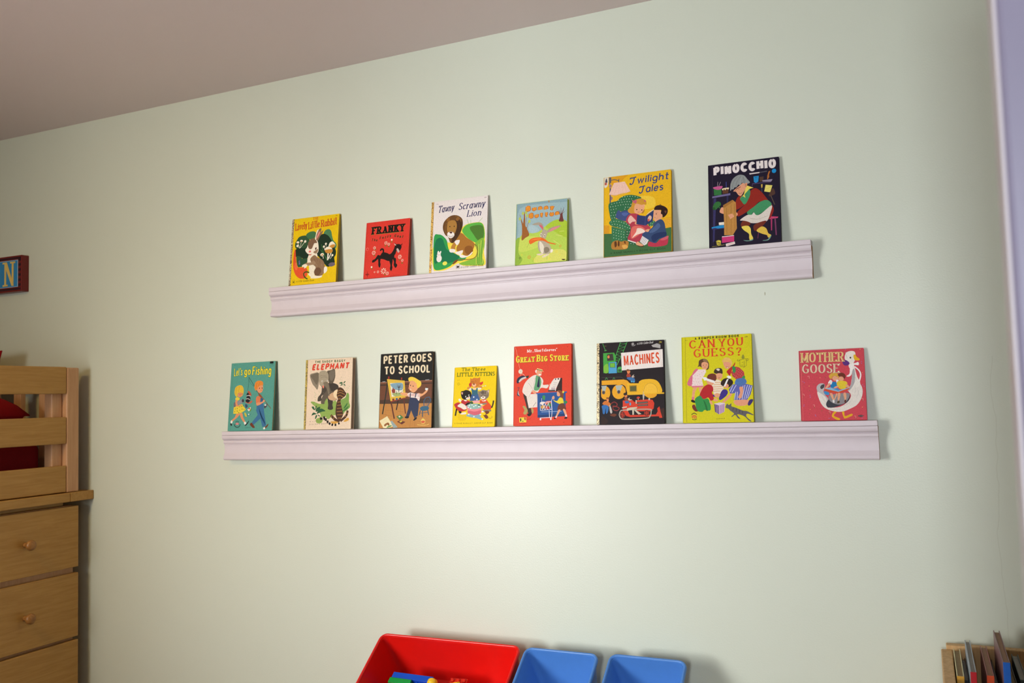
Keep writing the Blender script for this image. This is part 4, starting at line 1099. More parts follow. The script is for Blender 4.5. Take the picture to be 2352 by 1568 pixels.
ART['kittens_cover'] = '''s E0BC08:17,35.4 39.4,35 41.6,20.1 23.7,16.6 16.3,24.2
t 3C5A12 slab 9.7:21.7,151.3 47,150.7|The
t 3C5A12 slab 9.6:53,150.7 93,149.8|Three
t 3C5A12 slab 11:8.2,136.6 56.1,136.1|LITTLE
t 3C5A12 slab 10.8:63.4,136 121.1,135.4|KITTENS
t 6A5A10 sans 2:10.2,126.2 16.4,126.5|8 150
c 8A7A14 0.52:9.6,116.8 13.3,120.7 17.8,116.5 13.8,112.6 9.6,116.8
t 6A5A10 sans 2.3:11.7,115.5 15.9,115.6|29¢
s C9762A:49.2,131.4 53.5,128.1 58.8,131.6 71.2,130.5 77.9,132.1 78.4,124.1 77.6,113 72.5,107.1 63,105.5 53.2,109 48.7,116.6 48.9,125.2
p C9762A:48.5,132.1 54.9,128.1 49.6,125.2
p C9762A:77.3,132.1 69.9,129.3 77.6,125.3
s E8B48A:54.3,113.9 59.7,116.2 66.6,114.7 65.6,108.5 58.8,107.5
c 7A3A14 0.79:53.1,122.6 56,120.6 51.2,120.2
c 7A3A14 0.79:64.1,123.4 66.9,122.1
s 6A2A18:57.7,115.6 60.3,116.8 63.2,114.8 60.6,112.4
e 3A1A10 1.2 0.8 0:59.5,120.5
s C03428:45.3,114.2 48.5,118.4 52.8,117 52.5,109 48.5,107.3
s D2392C:77.5,115.5 79.3,119.1 83.4,119.6 86.7,121.3 87.6,116.3 83.2,111.6 79.1,111.7
s D08A3A:40.3,104.5 43.6,108.1 52,106.6 49.5,101.7 41.2,101.3
s D08A3A:73.7,110.7 83.3,109.1 85.7,102.9 74.2,102.1
s E8DDC8:72.7,104.6 83.6,103 79.8,98.8 72.9,99.7
s E8DDC8:45.4,100.6 52,105.3 53.6,101.5 49.1,96.7
p 2F6478:52.7,105.3 60.7,98.8 67.5,98.6 69.2,104.7 72,104.6 73.6,88.6 81.3,71.1 67.8,69 49.2,69.5 55.7,89.1
s E6C4A0:58.3,104.5 67.9,104.1 66.1,99.9 59.9,100.1
s 3A5A8C:55.8,86.6 64.2,83.9 73.7,86.1 79.9,72.4 62.2,70.4 51.2,70.7
e DCE4E8 2.2 2 0:61.5,79.7 71.4,72.6
s 1E1816:22.1,94.5 30.3,97.4 38.5,99.6 49.8,95.5 54.4,87.9 52.2,78.1 44.2,73.3 34.4,73.6 25.8,78.8
p 1E1816:21.5,94.5 29.7,96.1 25.3,87.6
s D8A898:22.9,93.2 28.5,93.1 26.7,86.9
s E8DDD0:37.8,76 42.4,79.6 49.2,81.9 49.6,75.7 42.8,73.6
s D8743A:43.2,79 46.5,80.7 46,77.6
e C8D8C8 1.8 2.1 0:37.5,81.6 46.5,85.1
e 16100E 0.8 1.1 0:37.9,81.6 46.5,85.1
s B82C30:24.9,70.1 31.6,73.7 45.7,70.8 52.9,65.7 40.9,57.3 32.4,60 25.2,63.9
s B82C30:3.6,61.9 15.3,66.6 25.3,62.7 41,56.1 42.2,47.4 38.9,43.7 22.3,41.5 12.9,46.7 6,55.6
s E8E0CC:13.7,56.7 25.2,63.9 39.6,56.1 41.4,48.6 33.1,46.9 24.5,51.5
s E8E0CC:31.7,72.4 38.6,72.9 41.6,69.7 36.1,69.2
s E8E0D0:15.5,74.1 20.3,76.5 24.8,71.4 20.8,67.8
s 1E1816:37.9,61.1 46,65.9 53,63.2 49.1,58.4 39.5,57.3
s E8DDD0:42.3,57.3 50.4,61.4 53.2,60.1 45.2,54.7
c 1E1816 4.45:11.4,48 9.8,39.3 8.8,31.8
s 1E1816:18,42.9 26.5,41.5 25.4,36.5 19.7,37.8
s E8DDD0:23.3,35.9 32.2,38.9 40.6,38.7 39.4,34.4 26.9,33.7
s 8A7A68:74.6,94.7 80,94.5 88,98.5 98.9,96.3 106.8,98.5 106.6,90 105.8,80.2 98.8,73.1 89.4,72.1 79.7,76.1 75.2,83.6
p 8A7A68:73.9,95.3 80.8,93.2 75.7,87.3
p 8A7A68:107.5,99.1 99,93.9 106,88.8
s D8B49A:101.7,95 105.6,96.7 105.3,90
s 3A2C24:86.8,94.3 90.2,94.2 90,85.6 88.4,85.6
s 3A2C24:93.6,94.1 95.6,94 95.4,86.6 94,86.7
s 3A2C24:82.1,93.2 84.2,93.1 86,85.7
c 3A2C24 0.92:98.3,82.9 106.3,83.9
c 3A2C24 0.92:98.5,79.2 105.9,79
s EADFD0:82.3,78.5 88.9,80.7 95.8,79.3 93.4,73.8 86.6,73.4
s 6A3A2A:87,78.9 91.7,79.2 89.9,76.4
e 1E1612 1.2 1.1 0:84.5,81.8 94.9,82.4
s D84A26:79.4,68.7 86.7,72.2 98.9,71.9 106,64.3 114.6,54.4 113.8,45.8 104.5,43 93.6,45 89.2,52.5 98.2,60.9 80.5,62.5
s E8E0D0:85.4,71 90.9,69 93.6,70.8 99,70.6 96.4,67.6 88.3,67.8
s 8A7A68:80.5,61.3 98,63.3 100.9,59.6 84.8,57.5
s EADFD0:79.3,59.5 84.6,61.2 90.2,58 82.1,57
c 2A2422 3.93:116.2,50.7 119.1,57.9 120.6,67.6
s 8A7A68:89.6,43.9 112.5,44.7 112.8,39.8 91.3,39
s EADFD0:85.8,39.1 89.7,42.7 94,38.9 90,37.8
s E2848A:39.7,54.9 45.1,57.2 63.6,46.9 89,56.2 89.2,52.5 85.5,45.2 82.1,33 67.2,30.8 47.7,34.8 44.3,46.1
s D0606E:45.8,43.6 66.6,40.7 84.9,44 82.7,34.2 67.2,31 48.4,34.8
s E8A0A0:59.6,69.2 67.7,70.2 78.7,68.7 79.7,63.8 62.6,63.6
s 8CB4AA:42.4,54.8 50.3,62 62.7,61.7 76.4,61.4 84.9,56.3 82.5,50.2 69,47.4 52.5,48.4
e D5E2DC 2.5 2 0:49.2,57.1 57.4,59.4 68.5,56.7 78.2,54 46.7,52.2 53.8,49.6 63.1,54.3
s 3A5A30:50.1,65.8 55.5,68.7 61.2,64.2 57.3,60.6
s 3A5A30:73.8,59 79.3,59.5 82.8,56.3 76.7,56.5
s 86A8B0:41,30 50.5,34.8 67.2,30.8 86.1,34.2 83.8,26.8 92.3,19.3 87,18.2 70.4,23.3 56.5,25.4
e D8E0E0 2.7 2 0:49.2,33.6 64.7,27.1 83.5,32.4 89.6,20
s 6E3A22:91.7,31.6 95.8,30.3 99.7,32.7 106.8,26.5 105.7,21.6 100.4,21.1 96.1,25.4
c 8A5A34 0.79:107,23.4 113.8,21.5 118.9,25 116.2,26.9
s 6E3A22:96.5,41.3 107.3,41.1 108.9,36.2 101.1,32.7
e CFCFC4 2.2 1.3 0:95.2,108.9 88.1,108.3
t 4A3E10 sansw 3.5:7,8.3 120.5,8.2|A RAND McNALLY JUNIOR ELF BOOK'''
ART['store_cover'] = '''c E8C8A8 0.48:3.4,206.5 9,186 12.9,162.6 17.5,148.5
e D9CFB8 6 6.1 0:18.8,142
l 8A3A20 0.63:17.6,142.1 20.1,141.9
c D9CFB8 0.79:18.7,131.6 21.9,136 28.7,132.7 31.3,128.8
s 20243E:8.1,118.1 12.1,125.7 22.1,130.2 32.1,129.5 30.6,123.4 20.6,120.7 14.1,111.8 9.1,111.9
s C8C4BC:14,116.4 20.5,123.8 34.6,127.9 34.7,124 25.6,120.6 16.6,114
s 2E3226:33.8,128.7 42.9,129.8 38.9,123.1
s 2A3A4A:9,81.3 12,93.4 15.2,101 13.7,91.9 13.9,82.7 17.4,76.5 10.7,79
s B8BCC0:12.9,91.9 14.8,82.7 17.4,78.8 12.3,82.7
c 2A3A4A 1.27:10.2,99.6 16.1,99.4
s 3A2A22:27.3,82.3 38.1,82 38.5,63.8 48.8,45.4 50.7,31.8 44.2,28.9 39.9,38 33.6,60.9
s 241812:39.2,30.5 45,31.9 51.5,34.8 50.8,28.8 46,24.7 40.2,26.3
s A89858:25.5,50.4 32.2,51.1 39.8,41.1 39.1,35 34.3,29.1 27.6,32.2 30.7,41.2
s A89858:50.5,45.4 55.4,43.8 56.4,34.7 52.4,31.8
p E0D4C8:36.6,74.5 48,81.7 67.7,82.7 66.8,47.3 53.7,46.8 43,45.5
s E0D4C8:24.6,90 30.9,109.7 45.5,124.4 61.9,131.4 76.7,124.8 83.4,115.4 82.8,104.9 98.2,104.4 93.5,95.5 80.5,97.4 74,94.6 67.7,85.7 57.7,90.6 52.8,90.7 48,81.7 43.3,72 31.5,80.7
c A89A8E 0.79:41.6,110.8 51,98.3 54.5,90.7
c A89A8E 0.79:42.5,72.8 49.6,86.2
c A89A8E 0.79:60.4,123.9 55.9,101.2 56.9,92.1
s 5E9A6A:63.5,129.8 73.4,126.4 77.7,114.1 75.6,100.6 69.2,91 57.7,92.8 60.6,111.7
p 1C2244:71,126.5 72.8,126.4 73.3,100.7 69.9,97.7 65.4,101.2
s DE9876:61.6,142.1 66.6,143.4 78.1,139.9 78.2,132.3 73.4,127.9 66.8,128.9 63.4,135.9
s E6DED6:60.3,142.1 64.9,144.2 63.4,135.9 61.7,137.5
s EFE8E0:70,132.6 76.6,132.3 77.9,130 71.7,129.5
p DCC478:59.9,146.7 64.9,145 65.6,148.8 80.9,144.3 81.3,140.9 85,138.4 73.2,140.8
p 2A221A:65.2,146.2 81,141.9 81,140.3 65.2,144.5
c 2A1A14 0.63:70.7,139.4 73.2,138.8
s DE9876:100.6,105.8 106.2,107.4 112.7,103.9 108,99.5 101.5,100.5
s DE9876:50.3,90 56.1,90.6 64.4,85.1 59.5,82.9 52.9,86.1
c 5A5040 0.95:55.3,49.8 60.1,55.7 63.3,60.2
p 1F4E8C:63.6,83.6 148.7,85.6 148.8,82.6 144.9,81.3 145.7,22.9 68.1,20.3 66.9,81.2
p 16396A:68,27 145.6,29.5 145.7,22.9 68.1,20.3
p 2A5EA0:63.6,83.6 148.7,85.6 148.8,83.4 63.7,81
p 2E1A16:126.8,119.9 135.6,121 135.3,85.3 116.2,86.6 120.8,96.1
p E0D6CC:114,120.3 130.8,121.2 129.3,115.3 119.3,94.7 117.8,88 99.3,88.6 99.9,98.3 107.7,113.1
p 3A2E2E:115.7,119.5 118.9,119.7 118.6,116.4 115.7,116.5
p 3A2E2E:122.9,120 127.6,120.1 126.9,116.9 123.1,116.7
p B8A8A8:105.6,96.6 116.8,96.6 116.4,91.8 105.7,91.8
p 4A3A3A:96.8,90.9 116.1,91.1 116.2,86.6 96.9,86.4
l 8A7A7A 0.63:112.6,108.4 122.2,108.8
l 8A7A7A 0.63:111.1,103.9 119.1,104
l 8A7A7A 0.63:109.6,99.5 117.6,99.5
s 3F8A4A:80.9,74.8 84.9,77.7 89,74.6 87.6,65.6 82.7,67.3
s E0D6CC:74.7,58.4 81.2,61.3 87.7,59.6 81.3,52.3
s C8463A:87.7,58.1 94.1,62.5 103.8,62.2 103.9,54.8 91,53.6
s 3F7A44:94.2,55 102.2,57.8 105.6,50.3 97.6,47.5
s C89A4A:78.1,50.8 87.8,52.1 88,44.7 78.3,43.4
s B83A34:89.5,49.1 97.6,49 100.9,42.9 91.2,41.6
l E0DADA 1.11:74.7,58.4 75.9,38.9 107.3,40.6 105.4,62.2
l E0DADA 1.11:74.7,58.4 105.4,61.5
l E0DADA 0.95:81.2,58.3 88.1,39.4
l E0DADA 0.95:87.7,59.6 96.1,40
l E0DADA 0.95:95.8,60.2 104.1,40.2
l E0DADA 0.95:100.6,60.8 88.1,39.4
l E0DADA 0.95:94.1,60.2 80,39.6
l E0DADA 0.95:79.4,70.3 79.6,58.3
l E0DADA 1.11:110,72.5 106.2,62.2 108.2,38.3
l E0DADA 1.43:100.2,38.5 101.3,19.1
l E0DADA 1.43:108.2,38.3 106.9,19
l 9AB4D0 1.27:78.4,35.1 134.5,35.6
l E0DADA 1.43:74.7,19.5 107.7,20.5
e E0DADA 2.3 2.8 0:76.3,16.2 104.9,16.4
s D99A74:121.1,81.2 122.6,87.1 129,85.4 130.7,76.5 126,73.6 121.9,76
s 7A3E1E:122.6,87.9 128.9,89.2 135.3,85.3 137.1,73.3 135.6,64.5 130.8,70.5 129,81
s 7A3E1E:135.4,82.3 139.3,83.7 138.7,67.3 135.6,64.5
e D8C83A 2.6 3.1 -30:138.5,84.4
s DCC62E:111.7,65 121.4,61.8 129.2,70.6 137.2,67.4 139.7,57 135.8,53.3 127.8,54.3 121.4,57.4 113.4,62
s D99A74:107.6,71.1 111.6,75.5 114.8,72.4 113.3,66.5 110.1,67.3
e 2F7A4A 4.9 4 0:144.9,58.3
s 6A3422:127.1,52.8 138.9,55.5 146.2,43.5 143.9,39.1 126.5,38 122.5,41
s D99A74:124.9,38.8 131.3,38.6 123.5,24.7 119.7,18.9 116.5,19.6 120.3,27.7
s D99A74:137.6,40 143.1,40.6 148,28.8 148.8,21.4 144.9,21.4 142.4,28.8
s E6C8D0:118,23.3 121.2,23.3 120.5,18.5 117.3,18.9
s E6C8D0:144.1,25.9 148.5,26.5 148.9,20.7 145.4,20.7
s 1E1414:112.5,19.7 118.9,18.9 117.3,15.9 114.1,16.7
s 1E1414:141,17.1 145.7,21.4 150.4,19.2 147.3,16.3
p E0CC3E:16.2,21.8 36.4,22.3 36.7,9.4 17.3,8.9
s 2A2A24:18.8,18.7 22.1,19.4 22.2,12.6 19.8,11.9
s A83A34:30.4,20.8 34.5,21.5 34.9,15.5 32.1,14.8
p 2A2A24:24.8,10.8 26.7,14.1 28.9,11
w 3A1410 2.1:17.4,5.4 36.5,6.1
w 7A1E14 2.1:37.9,16.2 49.4,17.6
t 7A1E14 sans 2.4:137.7,6.1 142.8,6.5|28¢
t 8E2A1A sans 2.4:148.8,199.2 152,199.4|29¢
t EBE0D6 slabb 7.7:37.4,191 54.9,190.9|Mr.
t EBE0D6 slabb 7.6:57.7,191.2 120.6,190.9|Shortsleeves'
t 5A4A1A cslab 18.2:7.2,164.4 59.5,164.7|Great
t E6CC36 cslab 18.2:6.1,165.2 58.5,165.6|Great
t 5A4A1A cslab 18:66.1,164.7 95.2,164.6|Big
t E6CC36 cslab 18:65.1,165.6 94.2,165.4|Big
t 5A4A1A cslab 17.8:102.7,164.5 152.9,164|Store
t E6CC36 cslab 17.8:101.7,165.4 151.9,164.8|Store'''
ART['machines_cover'] = '''s 2A1812:12.3,20.1 22.2,17 29.7,8.2 23.6,1.1 12.2,0.5
s 3A2018:161.5,32.6 171.7,36.6 172.1,16.9 164.1,14.2
l 44A04A 1.34:15.5,203.7 22.8,185.5
l 44A04A 1.79:20,184.9 26.2,186.1
l 44A04A 1.64:62.2,204.2 49.8,170.9 48.9,159.1
l 44A04A 1.64:79.6,204.8 67.3,175.9 52.6,147.2
l 44A04A 1.04:61.4,201.3 78.1,201.2 59.1,194.8 74.2,192.5 56,187.5 71.1,183.8 53.7,181 67.3,176.7 50.6,173.8 64.2,169.4 49.7,166.4 61.1,162.2 49.7,159.8 58,157.2
p 3F9A3A:16.9,179.1 46,179.2 50.5,167.9 48.9,154.7 30.6,154 30.4,128.3 17.4,128.8
s 7AB43A:18.3,145.7 29,151.1 30.4,130.5 19.7,129.4
p 3A3230:26.9,175.6 42.2,176.8 44.7,159.3 27.5,158.9
s D9824A:27.9,170.4 32.2,173.2 33.7,167.2 29.9,165.1
p 4A9AC4:31.3,154.7 51.9,156 52.8,127.4 31.2,127.2
p 2A3A30:33.6,153.2 47.7,153.6 48.5,141.5 34.3,142.1
p 6EB03A:34.9,152.4 47,152.9 47.6,142.2 35.1,142.8
p 44A04A:54.1,138.3 56.4,142.6 62.4,143.5 65.7,140.8 65.6,128.8 54.3,128.8
p 2A4A2E:56.3,136.7 63.9,136.7 63.8,130.3 56.3,130.3
p E6DDD6:63.5,177.6 169.6,181.8 170.3,137.8 65.4,133.4
l B49A88 0.45:77.1,178.4 73.7,133.8
l B49A88 0.45:161.8,181.2 166.9,137.9
t D24A22 cond 26.9:72,144.1 161.3,148.3|MACHINES
p E0A01E:12.7,109.8 69.7,110.7 78.7,108.2 86.1,100.6 85.8,78.9 78.4,79.2 74,93.8 66.6,98.4 12.7,98.8
l 3A3A34 1.34:12.8,117.9 63.7,116.7 71.2,111.3
l 3F7A44 1.79:21.9,111.7 25,116.7 28.8,112.2
l 3F7A44 1.79:41.7,111.7 44.8,116.4 47.8,112.2
e E0A01E 12.8 16.9 0:22.5,78.7
e E0A01E 17.7 18.4 0:57.7,80.5
p 1C1216:8.8,100.4 11.6,100.3 11.4,60.8 8.7,60.9
p A8B0A8:11.9,96.6 26.4,96.9 21.8,82.4 15.6,81.1
p A8B0A8:48.7,96.1 67.3,96.9 61.9,82.6 52.9,82.1
e 5E5654 4.2 4.7 0:17.9,79.9 57.4,80.1
e 3A3230 2.1 2.4 0:17.9,79.9 57.4,80.1
p E2AE22:78.6,100.9 108.4,99.9 109.5,73.9 79.1,72.6
p B88A1E:84.2,95.6 103.9,95.7 104,79.1 85.1,79.3
p 5A5A30:86.3,93.4 102.4,93.6 102.5,81 86.6,80.9
s E2AE22:108.4,99.9 112.9,106.2 123.3,109.1 143.8,108.7 156.9,102.5 165.4,87.9 166.6,76.4 152.1,74.8 108.1,74.7
p E2AE22:79.8,75.5 173.1,75.5 172.3,72 79.8,71.6
s EAB836:119.9,80.8 123,92.2 132,98.8 143.7,98.3 153.8,89.7 155.7,76.1 121.3,75.7
s E0A01E:123.5,72 152.7,71.9 149,64.9 138.7,62.3 130,64.7
c 8A641A 0.60:120.6,77.9 123.8,90.7 132.7,98.3 143.7,97.9 153.7,89 155.3,76.1
s A03A24:77.3,118.4 80.3,125.6 86.3,123.9 88.5,118 84.7,113.7
s D9824A:78.9,131.4 84.9,132.7 87.1,129.7 84.8,125.4 80.3,125.6
s 7A4A28:76.6,131.5 78.9,135.8 84.9,134.8 84.9,131.9
s 3A6AA0:78,114.7 87.7,115.8 98.1,111.8 98.8,103.1 93.5,102.5 89.1,106.3 81.7,110.2
s B8A898:90.7,117.9 96.7,122 96,117.7 98.9,116.1 92.2,114.2
e 4A9AC4 2.4 2.1 0:90.6,104.8 96.2,104.3
s C8702C:14.7,52 22.4,59 33,54.4 36.7,48.5 31.4,44.3 22.3,47.4
s D9824A:25.4,61.9 30,64.6 31.5,58.8 28.5,56
s 7A4A28:23.9,65.5 28.5,67.6 33.1,64.6 28.5,63.2
s 2F6AA8:13.2,46.2 22.3,48.8 30.7,44.3 29.1,31.3 24.5,27 23.8,40.1 20.7,27.1 16.1,27.2 14.7,37.4
s B8B0A8:33,48.6 36.7,44.1 40.4,31 37.4,26.8 34.4,31.2 32.9,41.3
c 8A2E2A 2.08:37.5,51.4 45.1,55.5 52.6,51 51.1,45.2 42,45.5
c 8A2E2A 2.08:42,44 51,43.8 58.5,39.3 52.5,33.7 43.5,36.7 42,42.6
s 6A341C:34.3,23.9 44.9,26.6 51.6,23.6 46.3,19.4 37.3,21
p CE3A22:67.7,58.5 93,58.6 99.6,49.8 100.5,58.4 132.9,59.6 143.1,57.9 147.3,50 145.6,37.2 138.3,30.3 104.6,31.1 95.8,41.3 77.9,37.4 83.8,25.8 86.7,22.1 151.2,22.2 155.7,29.9 154.4,37 160.2,41.8 162.2,29.8 167,14.2 159.8,13.6 158.4,17.8 86.7,17.1 76.3,20.2 67.4,31.9
c CE3A22 1.79:87,50.1 91.5,55.7 98.9,52.7
c A8A090 2.68:58.4,23.4 61.5,32 72,34.7 134,35.4 139,28.9 136.6,19 126.3,13.5 71.7,12.4 61.3,16.2 58.4,23.4
e 7A2A1E 6.9 8.2 0:66.6,23.3
e 7A2A1E 6.9 7.4 0:128,26.3
l CE3A22 1.19:61.4,24.8 71.8,21.7
l CE3A22 1.19:65.9,30.5 67.3,16.1
l CE3A22 1.19:122.9,26.4 133.1,26.2
l CE3A22 1.19:128.1,32 127.9,20.6
p 4A4440:103.4,53.3 131.3,54.7 131.3,50.4 104,48.9
p 4A4440:104.8,46.8 132,48.2 131.9,44 105.4,43.2
l 8A8478 0.89:106.3,51 129.8,52.1
l 8A8478 0.89:106.9,45 129.7,46.1
p C8BCA4:78,38.8 86.9,40.8 104.7,41.8 103.2,38.2 92.8,35.6 77.9,32.4
p C8BCA4:91.4,39.9 96.5,40.5 95.9,22.7 91.9,22.8
p C8BCA4:96.5,34.1 101.6,34 114.8,24.4 107.4,23.1
p C8BCA4:65.3,42 78,43.9 78,41 66,39.1
p B8B0A4:118.1,72.2 123.5,72 122.4,66.3 121.4,58.5 118.9,58.6
l B8B0A4 1.19:120.2,79.3 120.1,72.1
s CE3A22:102.7,62.6 105,66.6 109.4,66.7 111.6,63.1 107.2,62.5
l C8BCA4 1.19:107.2,63.2 107.1,58.9
e C8C8B8 2.1 2.9 0:134.8,60
p C8BCA4:100.2,58.4 103.1,58.6 103.3,49.7 100.4,49.8
s 8A4A2C:71.5,62 74.5,67 81.2,63.2 87.1,58.7 78.2,57.5
s D9824A:72.3,70.7 78.3,71.9 79,67.6 73.8,66.3
s 2A1E1A:69.3,75.1 75.4,77.8 79.1,73.4 72.3,70.7
s 3A6AA0:72.2,56.2 81.1,56.7 84.1,53 76.6,50.7
s C8BCA4:81.2,61.8 85.7,66 84.9,61.7 91.6,60 84.1,58.1
e 4A9AC4 2.1 3.8 0:86.7,49.4
e C8C4C0 3.9 2.6 0:94.3,198.8
e 1C1216 1.4 1.3 0:92.5,198.9 96.7,199
c C8C4C0 0.89:91.6,194.6 96.8,193.8 100.6,196.3
t C8C4C0 script 5.8:104.8,196.1 145.9,197.6|a Little Golden Book
t C8B83A script 4.9:160.2,196.4 166.9,196.9|29¢
p A8A4A0:141.4,192.7 155.5,197.1 164.2,193 164.1,184 150.9,187.1 145.1,188.1
w 8A7A2A 2.1:21,196.3 25.9,196.5'''
